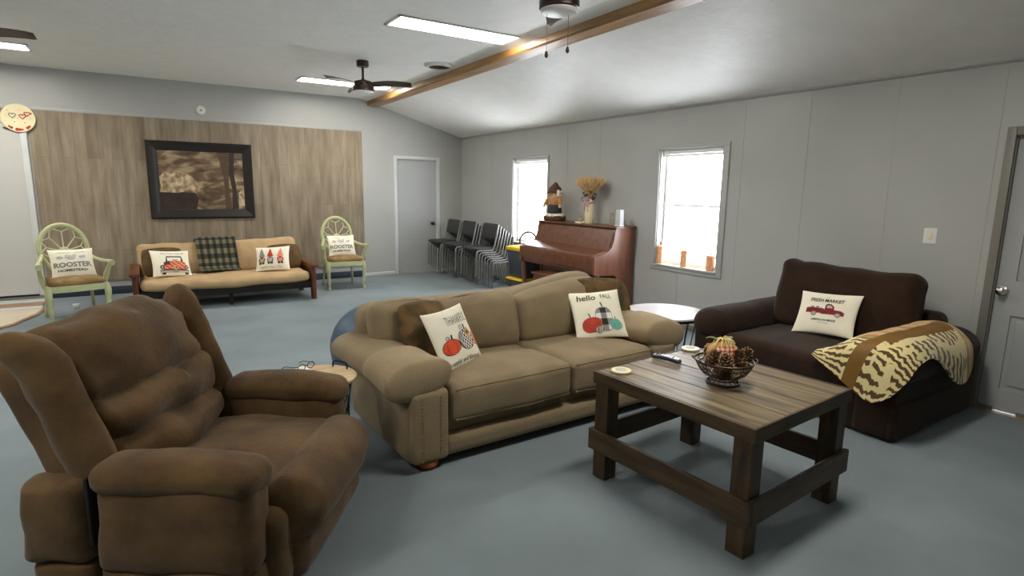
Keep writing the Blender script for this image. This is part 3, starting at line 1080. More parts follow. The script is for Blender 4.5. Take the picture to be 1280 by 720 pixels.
# brown patterned pillows on the sofa
def soft_pillow(name, label, w, h, t, mats, pos, n, roll, seed, group=None, c=.03, ex=.42):
    p = Pillow(w, h, t, [mats], c=c, seed=seed, n=22, wr=.12, ex=ex, rc=.55)
    x, y, nn = frame_from(n, roll)
    return p.build(name, label, pos, x, y, nn, group)
soft_pillow('throw_pillow', 'rust and olive patterned pillow behind the THANKFUL pillow on the tan sofa', .50, .46, .17, 'floralpillow', (-3.60, -6.47, .62), (.42, -.80, .42), -.12, 1.0)
soft_pillow('throw_pillow', 'rust and olive patterned pillow behind the HELLO FALL pillow on the tan sofa', .52, .50, .17, 'floralpillow', (-2.12, -6.43, .64), (-.22, -.86, .42), -.05, 6.0)

# THANKFUL pillow
p = Pillow(.40, .40, .085, ['cream'], seed=2.0)
def thank(u, v):
    d = ell(u, v, .56, .04, .15, .16)
    if d < .18: return 'p_brown'
    if d < 1: return 'p_tan'
    for (a, b, c_, e) in ((-.30, .04, -.20, .10), (.42, .42, .50, .22)):
        pass
    if abs(u + .33 - .25 * (v - .02)) < .035 and -.02 < v < .12: return 'p_black'
    if abs(u - .46 - .2 * (v - .15)) < .035 and .16 < v < .34: return 'p_black'
    if abs(ell(u, v, .30, .28, .07, .06) - 1) < .35 or abs(ell(u, v, -.50, .05, .07, .05) - 1) < .4: return 'p_purple'
    d = ell(u, v, -.42, -.26, .42, .25)
    if d < 1:
        if d > .88: return 'p_black'
        k = (u + .42) / math.sqrt(max(.02, 1 - ((v + .26) / .26) ** 2))
        if abs(abs(k) - .2) < .02: return 'p_red'
        return 'p_orange'
    d = ell(u, v, .40, -.17, .40, .34, 2.3)
    if d < 1:
        if d > .9: return 'p_black'
        if u < .20: return 'p_purple' if int((u + v * .5) * 18) % 2 else 'p_lgrey'
        return ('p_black' if (int(u * 13 + 50) + int(v * 13 + 50)) % 2 else 'p_white')
    d = ell(u, v, .93, -.22, .25, .24)
    if d < 1 and u < .96:
        return 'p_red' if d > .8 else 'p_coral'
    return None
p.raster(thank, .0032, (-.93, .96, -.9, .5))
p.text('THANKFUL', .30, .58, 1.12, 'p_grey', height=.30)
p.text('grateful and blessed', .02, -.80, 1.62, 'p_black', height=.20, shear=.25)
p.build('throw_pillow', 'cream THANKFUL pumpkin pillow against the left arm of the tan sofa', (-3.535, -6.67, .625), (.897, .441, .03), (-.227, .40, .888), (.379, -.803, .459))

# hello FALL pillow
p = Pillow(.40, .40, .12, ['cream'], seed=5.0)
def hello(u, v):
    d = ell(u, v, -.12, -.74, .15, .14)
    if d < 1: return 'p_black' if d > .85 or abs(abs(u + .12) - .045) < .012 else 'p_lgrey'
    d = ell(u, v, .56, -.57, .25, .22)
    if d < 1: return 'p_grey' if abs(abs(u - .56) - .09) < .012 else 'p_teal'
    if abs(u - .57) < .02 and -.36 < v < -.24: return 'p_black'
    d = ell(u, v, -.38, -.53, .38, .30, 2.3)
    if d < 1: return 'p_red'
    if abs(u + .42 + .3 * (v + .2)) < .02 and -.25 < v < -.06: return 'p_black'
    d = ell(u, v, .13, -.33, .35, .50, 2.8)
    if d < 1:
        if d > .86: return 'p_grey'
        a = int((u + .22) / .235 + 10) % 2; b = int((v + .83) / .25 + 10) % 2
        return ('p_white', 'p_grey', 'p_black')[a + b] if True else None
    if abs(u - .15 + .25 * (v - .2)) < .02 and .14 < v < .40: return 'p_black'
    return None
p.raster(hello, .0032, (-.9, .9, -.95, .5))
p.text('hello', -.40, .66, .74, 'p_black', height=.27, shear=.2, off=.012)
p.text('FALL', .40, .69, .44, 'p_black', height=.21)
p.build('throw_pillow', 'cream HELLO FALL pillow with red, checked and teal pumpkins on the tan sofa', (-2.30, -6.60, .632), (.92, -.387, .066), (.197, .6, .776), (-.34, -.7, .628))

# ------------------------------------------------------------------ dark brown loveseat
lo = thing('loveseat', 'dark chocolate brown slipcovered loveseat against the right wall', 'loveseat', (-.70, -7.42, 0), -PI / 2)
MB().rbox((0, .03, .13), (.80, .58, .125), (.03, .05, .03), m=2, q=(10, 4, 3), fn=lambda p: (p[0], p[1] + .012 * math.sin(p[0] * 22) * (p[1] < -.5), p[2])).build('base', 'choc', lo)
h = (.50, .46, .105)
MB().rbox((0, -.11, .335), h, (.06, .07, .05), m=3, q=(12, 8, 2), fn=cushion(h, None, (0, .01, .02), .008, 4, 11)).build('seat_cushion', 'choc', lo)
h = (.545, .12, .285)
def lsag(q):
    t = (q.z / .285)
    return (q.x + .02 * q.x * -max(0, -t), q.y, q.z + .02 * math.cos(q.x * 3.2) * max(0, t) * -.8 + .012 * nz((q.x * 2, 0, 0), 3, 5) * max(0, t) + (.02 if q.x < -.42 else 0) * max(0, t))
MB().rbox((0, 0, 0), h, (.09, .1, .07), m=4, q=(12, 2, 7), fn=cushion(h, None, (.0, .05, .015), .014, 3, 15, sag=lsag), X=RX_(-14, (-.02, .285, .685))).build('back_cushion', 'choc', lo)
MB().rbox((0, .53, .39), (.60, .09, .30), (.06, .06, .08), m=3, q=(8, 2, 4)).build('back_frame', 'choc', lo)
for s in (-1, 1):
    def lroll(p, s=s):
        x, y, z = p
        z += .02 * max(0, y) - .02 * max(0, (-y - .4)) * 2
        return (x, y, z + .006 * nz((x, y, z), 4, 21 + s))
    MB().rbox((s * .665, .01, .47), (.17, .60, .135), (.16, .12, .13), m=6, q=(2, 10, 2), fn=lroll).build('arm', 'choc', lo)
    MB().rbox((s * .66, .02, .22), (.125, .585, .21), (.04, .05, .03), m=2, q=(2, 8, 5), fn=lambda p: (p[0] + .008 * nz(p, 5), p[1], p[2])).build('arm_panel', 'choc', lo)

p = Pillow(.44, .36, .11, ['cream'], seed=9.0)
def truck_side(u, v):
    # wheels
    for cu in (-.38, .45):
        d = ell(u, v, cu, -.14, .095, .115)
        if d < .45: return 'p_lgrey'
        if d < 1: return 'p_grey'
    body = False
    if -.68 < u < -.05 and -.10 < v < .12: body = True             # bed
    if -.12 < u < .64 and -.14 < v < .10 - max(0, u - .52) * .6: body = True
    if -.02 < u < .30 and .05 < v < .37 - max(0, u - .17) * 1.1 - max(0, .03 - u) * .8:
        if .04 < u < .24 and .16 < v < .31 - max(0, u - .15) * 1.1: return 'p_lgrey'
        return 'p_black' if v > .33 else 'p_dkred'
    if body:
        if -.12 < u - 0 < -.04: return 'p_brown'
        if v < -.10: return 'p_brown'
        return 'p_dkred'
    if -.60 < u < -.12 and .12 <= v < .12 + .10 * abs(math.sin(u * 17)): return 'p_grey'
    return None
p.raster(truck_side, .0032, (-.75, .75, -.3, .42))
p.text('THE', -.03, .74, .12, 'p_grey')
p.text('FRESH MARKET', -.02, .55, 1.14, 'p_black', height=.19, off=.02)
p.text('AMERICAN MADE', .0, -.42, .84, 'p_black', height=.10, off=.02)
p.text('FARM FRESH', .0, -.56, .36, 'p_grey', height=.055)
p.build('throw_pillow', 'cream FRESH MARKET pillow with a dark red truck on the brown loveseat', (-.70, -7.43, .628), (.172, -.984, .042), (.513, .126, .849), (-.841, -.124, .527))

# tiger striped throw over the loveseat's near arm
ctl = [
    [(-1.315, -7.69, .455), (-1.33, -7.80, .41), (-1.335, -7.91, .35), (-1.34, -8.02, .29), (-1.34, -8.12, .265), (-1.33, -8.20, .31)],
    [(-1.285, -7.72, .49), (-1.30, -7.84, .53), (-1.31, -7.96, .56), (-1.31, -8.08, .55), (-1.31, -8.19, .50), (-1.295, -8.27, .43)],
    [(-1.16, -7.80, .50), (-1.17, -7.91, .61), (-1.17, -8.02, .64), (-1.18, -8.13, .635), (-1.20, -8.23, .59), (-1.20, -8.285, .53)],
    [(-.92, -7.86, .55), (-.92, -7.95, .63), (-.92, -8.05, .652), (-.93, -8.15, .64), (-.94, -8.245, .60), (-.95, -8.28, .52)],
    [(-.64, -7.88, .57), (-.64, -7.97, .64), (-.65, -8.06, .658), (-.65, -8.16, .64), (-.66, -8.26, .54), (-.68, -8.295, .33)],
    [(-.50, -7.91, .60), (-.50, -7.98, .65), (-.50, -8.07, .665), (-.50, -8.17, .645), (-.51, -8.265, .54), (-.52, -8.295, .31)],
    [(-.42, -7.95, .63), (-.42, -8.02, .65), (-.42, -8.09, .655), (-.41, -8.17, .63), (-.41, -8.26, .54), (-.42, -8.285, .40)],
]
rows = [spline(r, 8) for r in ctl]
cols = [spline([rows[i][j] for i in range(len(rows))], 8) for j in range(len(rows[0]))]
grid = [[cols[j][i] + Vector((0, 0, .007 * nz(cols[j][i], 9, 4))) for j in range(len(cols))] for i in range(len(cols[0]))]
def bl(u, v):
    if u < .30:
        if .40 < v < .55: return 2
        return 0
    if u > .84: return 1
    if v > .62: return 0
    if v > .42 and u < .85: return 2
    return 1
bk_ = MB().sheet(grid, thick=.014, mf=bl)
tag(bk_.build('throw_blanket', ['tiger', 'tigertan', 'satin'], smooth=60), 'cream and brown tiger striped plush throw over the loveseat arm', 'blanket')

# ------------------------------------------------------------------ brown recliner
re_ = thing('recliner', 'large brown microfiber recliner in the left foreground', 'recliner', (-4.80, -7.20, 0), math.radians(-34))
MB().rbox((-.06, 0, .22), (.40, .44, .16), (.05, .05, .05), m=2, q=4).build('base', 'micro', re_)
MB().rbox((-.03, 0, .035), (.34, .40, .035), (.01, .01, .01), m=1, q=1).build('plinth', 'blackgap', re_)
def rs(p):
    return (p[0], p[1], p[2])
for s in (-1, 1):
    h = (.28, .085, .165)
    f = cushion(h, None, (.0, .02, 0), .012, 6, 30 + s)
    c = MB().rbox((.0, s * .45, .365), h, (.05, .05, .03), m=3, q=(8, 2, 7), fn=f)
    c.build('side_panel', 'micro', re_)
    h2 = (.285, .085, .085)
    MB().rbox((.0, s * .452, .135), h2, (.05, .05, .02), m=3, q=(8, 2, 4), fn=cushion(h2, None, (.0, .015, 0), .014, 7, 34 + s)).build('skirt_panel', 'micro', re_)
    h = (.30, .10, .062)
    def arm(q):
        t = q.x / .30
        return (q.x, q.y, q.z - .012 * t * t - .02 * max(0, t - .6) + .008)
    f = cushion(h, None, (.0, .008, .012), .010, 5, 33 + s, sag=arm)
    MB().rbox((.0, s * .45, .54), h, (.07, .075, .055), m=5, q=(8, 2, 2), fn=f).build('armrest', 'micro', re_)
    h2 = (.12, .06, .09)
    MB().rbox((-.43, s * .462, .135), h2, (.06, .05, .025), m=3, q=(5, 2, 3), fn=cushion(h2, None, (.0, .015, 0), .012, 7, 39 + s)).build('skirt_panel', 'micro', re_)
    h = (.125, .06, .155)
    f = cushion(h, None, (.0, .02, 0), .012, 6, 38 + s)
    c = MB().rbox((-.43, s * .462, .37), h, (.06, .05, .04), m=4, q=(5, 2, 6), fn=f)
    c.build('rear_side_panel', 'micro', re_)
MB().rbox((-.46, 0, .32), (.09, .43, .21), (.06, .06, .07), m=3, q=4).build('rear_panel', 'micro', re_)
h = (.35, .35, .105)
MB().rbox((.02, 0, .335), h, (.08, .07, .07), m=4, q=(8, 8, 2), fn=cushion(h, None, (0, 0, .035), .012, 5, 41)).build('seat_cushion', 'micro', re_)
h = (.12, .375, .14)
def fr_(q):
    return (q.x - .05 * max(0, -q.z) / .15 + .0, q.y, q.z)
MB().rbox((.325, 0, .32), h, (.11, .08, .12), m=5, q=(2, 8, 3), fn=cushion(h, None, (.03, .0, .015), .012, 5, 43, sag=fr_)).build('leg_pad', 'micro', re_)
h = (.075, .365, .13)
MB().rbox((.31, 0, .175), h, (.07, .06, .08), m=4, q=(2, 8, 4), fn=cushion(h, None, (.03, .0, 0), .012, 5, 45)).build('footrest_panel', 'micro', re_)
TB = Matrix.Translation((-.27, 0, .40)) @ Matrix.Rotation(math.radians(-24), 4, 'Y')
MB().rbox((-.115, 0, .31), (.085, .43, .335), (.05, .06, .08), m=3, q=(2, 6, 6), X=TB, fn=cushion((.085, .43, .335), None, (.02, 0, 0), .01, 4, 47)).build('back_shell', 'micro', re_)
for (z0, z1, th, xo, sd_) in ((.0, .21, .10, .0, 50), (.19, .37, .115, .012, 52), (.345, .69, .12, .0, 54)):
    h = (th, .37, (z1 - z0) / 2)
    f = cushion(h, None, (.045, .01, .01), .032, 6, sd_, sag=lambda q, h=h: (q.x - .03 * (q.y / .37) ** 2, q.y, q.z + .015 * math.cos(q.y * 4.5) * (q.z / h[2])))
    MB().rbox((xo - .03, 0, (z0 + z1) / 2), h, (.09, .06, min(.085, h[2] * .9)), m=5, q=(2, 10, 4), X=TB, fn=f).build('back_pillow', 'micro', re_)
for s in (-1, 1):
    h = (.075, .055, .36)
    def wing(q, s=s):
        t = q.z / .36
        return (q.x + .02 * t - .05 * max(0, t - .7), q.y + s * (.13 * max(0, t - .6)), q.z)
    f = cushion(h, None, (.02, .012, .01), .014, 5, 60 + s, sag=wing)
    MB().rbox((.0, s * .415, .335), h, (.07, .05, .09), m=5, q=(2, 2, 8), X=TB, fn=f).build('back_wing', 'micro', re_)
# black strip put in as the shade of the slit beside the near arm
MB().rbox((-.296, -.49, .42), (.008, .03, .13), (.01, .01, .01), m=1, q=1).build('slit_shade', 'blackgap', re_)

# ------------------------------------------------------------------ coffee table
ct = thing('coffee_table', 'square rustic coffee table of dark stained boards', 'table', (-2.665, -7.965, 0), math.radians(4))
TH = .595
LX, LY = .425, .455                    # outer faces of the posts
tp = MB()
nb = 7
for k in range(nb):
    a = -LX - .02 + .02
    x0_ = -LX + .01 + (2 * LX - .02) * k / nb
    x1_ = -LX + .01 + (2 * LX - .02) * (k + 1) / nb
    tp.box(x0_ + .0015, x1_ - .0015, -LY - .0, LY + .0, TH - .026, TH - .001 * (k % 2), b=.003)
tp.build('top_planks', 'tabletop', ct, smooth=0)
for a_, b_ in ((-LX - .01, -LX + .008), (LX - .008, LX + .01)):
    MB().box(a_, b_, -LY - .012, LY + .012, TH - .065, TH, b=.003).build('apron', 'stainy', ct, smooth=0)
for a_, b_ in ((-LY - .012, -LY - .001), (LY + .001, LY + .012)):
    MB().box(-LX + .008, LX - .008, a_, b_, TH - .065, TH + .001, b=.003).build('apron', 'stainx', ct, smooth=0)
for sx in (-1, 1):
    for sy in (-1, 1):
        cx, cy = sx * (LX - .045), sy * (LY - .045)
        MB().box(cx - .0445, cx + .0445, cy - .0445, cy + .0445, 0, TH - .026, b=.004).build('leg', 'stain', ct, smooth=0)
MB().box(-LX - .022, -LX, -LY - .02, LY + .02, .16, .275, b=.003).build('stretcher', 'stainy', ct, smooth=0)
MB().box(LX, LX + .022, -LY - .02, LY + .02, .16, .275, b=.003).build('stretcher', 'stainy', ct, smooth=0)
MB().box(-LX, LX + .022, -LY - .022, -LY, .16, .275, b=.003).build('stretcher', 'stainx', ct, smooth=0)
MB().box(-LX, LX, LY, LY + .022, .16, .275, b=.003).build('stretcher', 'stainx', ct, smooth=0)

# things on the coffee table
def coaster(x, y, label):
    o = MB().lathe([(0, 0), (.05, 0), (.054, .003), (.054, .009), (.05, .012), (.036, .012), (.033, .010), (0, .010)], 32, mi=0)
    for k in range(len(o.f)):
        pass
    o.lathe([(0, .0105), (.031, .0105), (.031, .0102)][::-1], 32, mi=1)
    t = o.build('coaster', ['creamc', 'p_lgrey'])
    t.location = (x, y, TH + .001)
    return tag(t, label, 'coaster')
coaster(-3.016, -7.62, 'round cream coaster near the corner of the coffee table closest to the sofa')
coaster(-2.345, -7.51, 'round cream coaster half hidden behind the pine cone bowl')
rm = thing('remote_control', 'slim dark remote control with silver buttons on the coffee table', 'remote', (-2.65, -7.60, TH + .001), math.radians(-78))
MB().rbox((0, 0, .011), (.085, .022, .010), (.012, .008, .007), m=3, q=(8, 2, 1), fn=lambda p: (p[0], p[1], p[2] + .004 * math.cos(p[0] * 20))).build('body', 'remote', rm)
bt = MB().rbox((.0, 0, .0225), (.08, .017, .003), (.01, .006, .002), m=2, q=(8, 2, 1), fn=lambda p: (p[0], p[1], p[2] + .004 * math.cos(p[0] * 20)))
for i in range(6):
    for j in (-1, 0, 1):
        bt.rbox((-.06 + i * .02, j * .010, .0285), (.005, .0035, .0015), (.001, .001, .001), m=1, q=1, mi=1)
bt.build('button_panel', ['silver', 'p_black'], rm)

BX, BY = -2.69, -8.01
bo = thing('wire_bowl', 'round footed bronze wire bowl of pine cones on the coffee table', 'bowl', (BX, BY, TH))
bw = MB()
prof = [(.050, .035), (.085, .045), (.112, .065), (.130, .09), (.140, .115)]
for (r, z) in prof:
    bw.tube(circle(r, z, 40), .0022, 5, closed=True)
for k in range(18):
    r0, r1, z = .09 + .003 * (k % 3), .137, .05 + .0038 * k
    rr = .085 + (.14 - .085) * ((z - .045) / .07) ** .6
    bw.tube([(rr * math.cos(2 * PI * i / 36), rr * math.sin(2 * PI * i / 36), z + .006 * math.sin(i * 1.1 + k * 2)) for i in range(36)], .0013, 4, closed=True)
for k in range(14):
    a = 2 * PI * k / 14
    bw.tube(spline([(r * math.cos(a), r * math.sin(a), z) for r, z in prof], 4), .0018, 5)
bw.build('wire_basket', 'bronzewire', bo)
MB().tube(circle(.141, .120, 44), .0035, 6, closed=True).build('rim', 'bronzewire', bo)
ftm = MB().tube(circle(.078, .006, 36), .006, 6, closed=True).tube(circle(.062, .022, 36), .003, 6, closed=True)
for k in range(16):
    a = 2 * PI * k / 16
    ftm.tube([(.078 * math.cos(a), .078 * math.sin(a), .006), (.062 * math.cos(a), .062 * math.sin(a), .022), (.05 * math.cos(a), .05 * math.sin(a), .037)], .002, 5)
ftm.build('foot', 'bronze', bo)
for s in (0, PI):
    a = math.radians(-40) + s
    ux, uy = math.cos(a), math.sin(a)
    MB().tube(spline([(.139 * ux - .035 * uy, .139 * uy + .035 * ux, .12), (.155 * ux - .02 * uy, .155 * uy + .02 * ux, .128), (.155 * ux + .02 * uy, .155 * uy - .02 * ux, .128), (.139 * ux + .035 * uy, .139 * uy - .035 * ux, .12)], 5), .003, 6).build('handle', 'bronzewire', bo)
def cone_mesh():
    m = MB()
    m.lathe([(0, 0), (.016, .004), (.022, .018), (.018, .038), (.008, .056), (0, .062)], 10)
    for ring in range(6):
        z = .005 + ring * .0095
        r = .019 * math.sin(PI * (ring + 1.5) / 8) + .004
        k = 7 if ring < 4 else 5
        for i in range(k):
            a = 2 * PI * (i + .5 * (ring % 2)) / k
            X = Matrix.Translation((0, 0, z)) @ Matrix.Rotation(a, 4, 'Z') @ Matrix.Rotation(math.radians(-20 - 7 * ring), 4, 'Y')
            m.add([(r * .5, -.004, 0), (r * .5, .004, 0), (r + .009, .0095, .001), (r + .0145, 0, .003), (r + .009, -.0095, .001), (r * .5, 0, .004), (r + .009, 0, .006)],
                  [(0, 1, 2, 3, 4), (0, 4, 6, 5), (1, 5, 6, 2), (0, 5, 1)], 0, X)
            m.add([(r + .009, .0095, .001), (r + .0145, 0, .003), (r + .009, -.0095, .001), (r + .009, 0, .006)], [(0, 1, 3), (1, 2, 3)], 1, X)
    return m
cone = cone_mesh().build('pine_cone', ['cone', 'conetip'], smooth=0)
spots = [(-.085, .045, .10, 25, 0), (-.06, -.075, .098, -20, 60), (.035, -.095, .10, 30, 140), (.095, -.02, .10, -30, 200), (.02, .105, .098, 20, 260),
         (-.105, -.015, .085, 60, 30), (.0, -.03, .072, 15, 80), (.07, .075, .092, -40, 10), (-.02, .02, .062, 70, 330)]
labs = ['pine cone at the sofa side of the wire bowl', 'pine cone in front on the left of the fabric pumpkin in the bowl', 'pine cone in front of the fabric pumpkin in the bowl',
        'pine cone at the right rim of the wire bowl', 'pine cone at the back of the wire bowl', 'pine cone lying against the left rim of the wire bowl',
        'pine cone low in the middle of the wire bowl', 'pine cone at the rear right of the wire bowl', 'pine cone deep in the wire bowl under the pumpkin']
for i, ((x, y, z, t, rz), lb) in enumerate(zip(spots, labs)):
    c = cone if i == 0 else cone.copy()
    if i:
        COL.objects.link(c)
    c.location = (BX + x * .9, BY + y * .9, TH + z - .006)
    c.rotation_euler = (math.radians(t), math.radians(t * .6), math.radians(rz))
    c.scale = (1.25, 1.25, 1.25)
    tag(c, lb, 'pine cone', 'pine cones in the wire bowl')
fp = thing('fabric_pumpkin', 'small tan fabric pumpkin with a red gingham patch in the wire bowl', 'pumpkin', (BX + .005, BY + .02, TH + .092), math.radians(-35))
fp.scale = (1.12, 1.12, 1.12)
def lob(p, th):
    k = 1 - .10 * abs(math.cos(th * 4)) ** 6
    return (p[0] * k, p[1] * .72 * k, p[2])
pm = MB().lathe([(0, .0), (.035, .002), (.062, .02), (.072, .05), (.064, .082), (.04, .102), (.015, .106), (0, .10)], 48, fn=lob)
pm.build('body', 'tanfabric', fp)
gp = MB()
for i in range(8):
    for j in range(8):
        def Pt(a, b):
            x = -.038 + a * .0095; z = .026 + b * .0085
            y = -.72 * .073 * math.sqrt(max(.01, 1 - (x / .076) ** 2)) * math.sqrt(max(.02, 1 - ((z - .052) / .062) ** 2)) - .0025
            return (x, y, z)
        gp.add([Pt(i, j), Pt(i + 1, j), Pt(i + 1, j + 1), Pt(i, j + 1)], [(0, 1, 2, 3)], (i % 2) + (j % 2))
gp.build('gingham_patch', ['p_white', 'p_coral', 'p_red'], fp)
MB().tube(spline([(0, 0, .10), (.004, 0, .118), (.012, -.002, .13)], 4), [.008] * 8 + [.006], 8).build('stem', 'straw', fp)
rf = MB()
for k in range(14):
    a = k * 2.4
    rf.tube(spline([(0, 0, .108), (.018 * math.cos(a), .014 * math.sin(a) - .004, .122), (.04 * math.cos(a), .03 * math.sin(a) - .012, .112 - .012 * (k % 3)), (.048 * math.cos(a), .036 * math.sin(a) - .016, .098 - .02 * (k % 3))], 4), .0026, 4)
rf.tube(spline([(0, -.01, .11), (.008, -.05, .09), (.004, -.058, .05), (.01, -.055, .03)], 5), .0026, 4)
rf.build('raffia_bow', 'raffia', fp)
lf_ = MB()
for (a, ln) in ((2.9, .062), (.5, .05)):
    g = []
    for i in range(7):
        t = i / 6
        wd = .016 * math.sin(PI * min(1, t * 1.05 + .02)) * (1 + .25 * math.sin(t * 18))
        g.append([(.012 + t * ln, wd * q, .108 + .018 * math.sin(t * 2.6) - .004 * abs(q)) for q in (-1, -.5, 0, .5, 1)])
    lf_.sheet(g, X=Matrix.Rotation(a, 4, 'Z'), thick=.0015)
lf_.build('leaf', 'leafgreen', fp)

# ------------------------------------------------------------------ small tables and the ball
sx, sy, sh = -4.345, -6.60, .50
st = thing('side_table', 'round pale wood side table with black handles behind the recliner arm', 'table', (sx, sy, 0))
MB().lathe([(0, sh - .022), (.202, sh - .022), (.213, sh - .018), (.215, sh - .004), (.209, sh), (0, sh)], 48).build('tabletop', 'paleoak', st)
for a in (math.radians(30), math.radians(210)):
    c_, s_ = math.cos(a), math.sin(a)
    def hp(r, t, z): return (r * c_ - t * s_, r * s_ + t * c_, z)
    MB().tube(spline([hp(.175, -.055, sh), hp(.175, -.052, sh + .028), hp(.175, -.03, sh + .036), hp(.175, .03, sh + .036), hp(.175, .052, sh + .028), hp(.175, .055, sh)], 5), .005, 6).build('handle', 'wire', st)
wb = MB()
for z, r in ((sh - .03, .185), (.25, .165), (.01, .145)):
    wb.tube(circle(r, z, 36), .004, 6, closed=True)
for k in range(20):
    a0, a1 = 2 * PI * k / 20, 2 * PI * (k + 3) / 20
    for q in (1, -1):
        wb.tube([(.185 * math.cos(a0 * q), .185 * math.sin(a0 * q), sh - .03), (.165 * math.cos((a0 + a1) / 2 * q), .165 * math.sin((a0 + a1) / 2 * q), .25), (.145 * math.cos(a1 * q), .145 * math.sin(a1 * q), .01)], .0025, 5)
wb.build('wire_base', 'wire', st)
np_ = []
for i in range(9):
    np_.append([(-.06 + .12 * i / 8, -.045 + .09 * j / 6, .004 + .012 * abs(nz((i * .3, j * .3, 0), 2, 8))) for j in range(7)])
nap = MB().sheet(np_, thick=.004).build('paper_napkin', 'p_white')
nap.location = (sx - .075, sy + .125, sh + .003)
nap.rotation_euler = (0, 0, .3)
tag(nap, 'crumpled white paper napkin on the pale round side table', 'napkin')
eg = thing('eyeglasses', 'dark rimmed eyeglasses lying on the napkin on the side table', 'glasses', (sx - .035, sy + .10, sh + .022), .5)
for s in (-1, 1):
    MB().tube([(s * .033 + .025 * math.cos(2 * PI * k / 20), 0, .018 * math.sin(2 * PI * k / 20) + .012) for k in range(20)], .0022, 6, closed=True).build('rim', 'wire', eg)
    MB().tube(spline([(s * .058, 0, .018), (s * .066, .05, .014), (s * .064, .10, .008), (s * .06, .13, -.008)], 4), .002, 6).build('temple', 'wire', eg)
MB().tube([(-.009, 0, .016), (0, -.003, .02), (.009, 0, .016)], .002, 6).build('bridge', 'wire', eg)

wt = thing('end_table', 'round white-topped end table with black wire base between sofa and loveseat', 'table', (-1.12, -6.19, 0))
MB().lathe([(0, .44), (.355, .44), (.365, .446), (.366, .458), (.36, .462), (0, .462)], 56).build('tabletop', 'whitetop', wt)
MB().lathe([(.36, .425), (.368, .425), (.368, .445), (.36, .445)], 56).build('rim', 'wire', wt)
wb = MB()
wb.tube(circle(.27, .012, 40), .006, 6, closed=True).tube(circle(.345, .425, 40), .005, 6, closed=True)
for k in range(24):
    a = 2 * PI * k / 24
    wb.tube([(.345 * math.cos(a), .345 * math.sin(a), .425), (.27 * math.cos(a), .27 * math.sin(a), .012)], .004, 6)
wb.build('wire_base', 'wire', wt)

bl_ = MB()
pr2 = [(.33 * math.sin(PI * k / 28), .33 - .33 * math.cos(PI * k / 28)) for k in range(29)]
pr2 = [(max(0, r * (1 + .004 * math.cos(k * PI))), z) for k, (r, z) in enumerate(pr2)]
bl_.lathe(pr2, 44)
b = bl_.build('exercise_ball', 'ball', smooth=60)
b.location = (-3.66, -5.56, 0)
tag(b, 'large blue round ball behind the left end of the tan sofa', 'ball')

# ------------------------------------------------------------------ futon by the plank wall
fu = thing('futon', 'wooden armed futon sofa with beige mattress below the framed picture', 'futon', (-4.215, -1.2, 0))
for s in (-1, 1):
    X0 = s * 1.035
    MB().box(X0 - .055, X0 + .055, -.53, .40, .465, .50, b=.008, X=RX_(1.5)).build('armrest', 'cherryy', fu, smooth=30)
    MB().box(X0 - .03, X0 + .03, -.50, -.41, 0, .47, b=.006).build('leg', 'cherry', fu, smooth=30)
    MB().box(X0 - .03, X0 + .03, .28, .37, 0, .475, b=.006).build('leg', 'cherry', fu, smooth=30)
    MB().box(X0 - .018, X0 + .018, -.41, .28, .17, .25, b=.004).box(X0 - .012, X0 + .012, -.41, .28, .25, .47).build('side_panel', 'cherryy', fu, smooth=30)
fb = MB()
fb.box(-1.005, 1.005, -.46, -.43, .16, .25).box(-1.005, 1.005, .12, .15, .16, .25)
for k in range(14):
    fb.box(-.97 + k * .146, -.92 + k * .146, -.43, .15, .225, .245)
fb.box(-.02, .02, -.40, -.36, 0, .16)
fb.build('slat_base', 'blackgap', fu, smooth=0)
h = (.99, .375, .065)
def fs_(q):
    return (q.x, q.y, q.z - .012 * (1 - (q.x / .99) ** 2) + .012 * math.sin(q.x * 9 + q.y * 4) * .5)
MB().rbox((0, -.125, .318), h, (.06, .06, .06), m=4, q=(16, 6, 2), fn=cushion(h, None, (0, .01, .012), .012, 5, 71, sag=fs_)).build('seat_mattress', 'futon', fu)
h = (1.0, .065, .25)
def fb_(q):
    t = q.z / .25
    return (q.x, q.y, q.z + (.03 * (q.x / 1.0) - .02 * (1 - (q.x / 1.0) ** 2)) * max(0, t))
MB().rbox((0, 0, 0), h, (.07, .06, .07), m=4, q=(16, 2, 8), fn=cushion(h, None, (.0, .015, .0), .014, 4, 74, sag=fb_), X=RX_(-22, (0, .40, .545))).build('back_mattress', 'futon', fu)
MB().box(-.98, .98, .48, .50, .20, .62, X=RX_(-14, (0, -.03, .05))).build('back_frame', 'cherryy', fu, smooth=0)

# plaid throw over the futon back
g = []
path = [(.455, .50), (.52, .70), (.505, .785), (.455, .812), (.405, .775), (.345, .66), (.275, .53), (.215, .43), (.15, .398), (.03, .396)]
path = [(y, z) for y, z in path]
pth = spline([(0, y, z) for y, z in path], 5)
for i in range(15):
    x = -.30 + .50 * i / 14
    g.append([(x + .035 * (1 - j / (len(pth) - 1)) * -1 + .0, p.y - .02 + .006 * nz((x * 3, j * .15, 0), 2, 5), p.z + .012 + .0) for j, p in enumerate(pth)])
th = MB().sheet(g, thick=.008).build('plaid_throw', 'plaid', smooth=60)
th.location = (-4.215, -1.2, 0)
tag(th, 'dark green and black plaid throw hanging over the futon back', 'blanket')

soft_pillow('throw_pillow', 'dark brown pillow behind the orange truck pillow on the futon', .50, .42, .15, 'brownpillow', (-4.93, -1.12, .545), (.15, -.86, .45), 0.0, 12)
soft_pillow('throw_pillow', 'dark brown pillow behind the three gnomes pillow on the futon', .48, .40, .15, 'brownpillow', (-3.45, -1.13, .545), (-.12, -.86, .45), 0.03, 15)

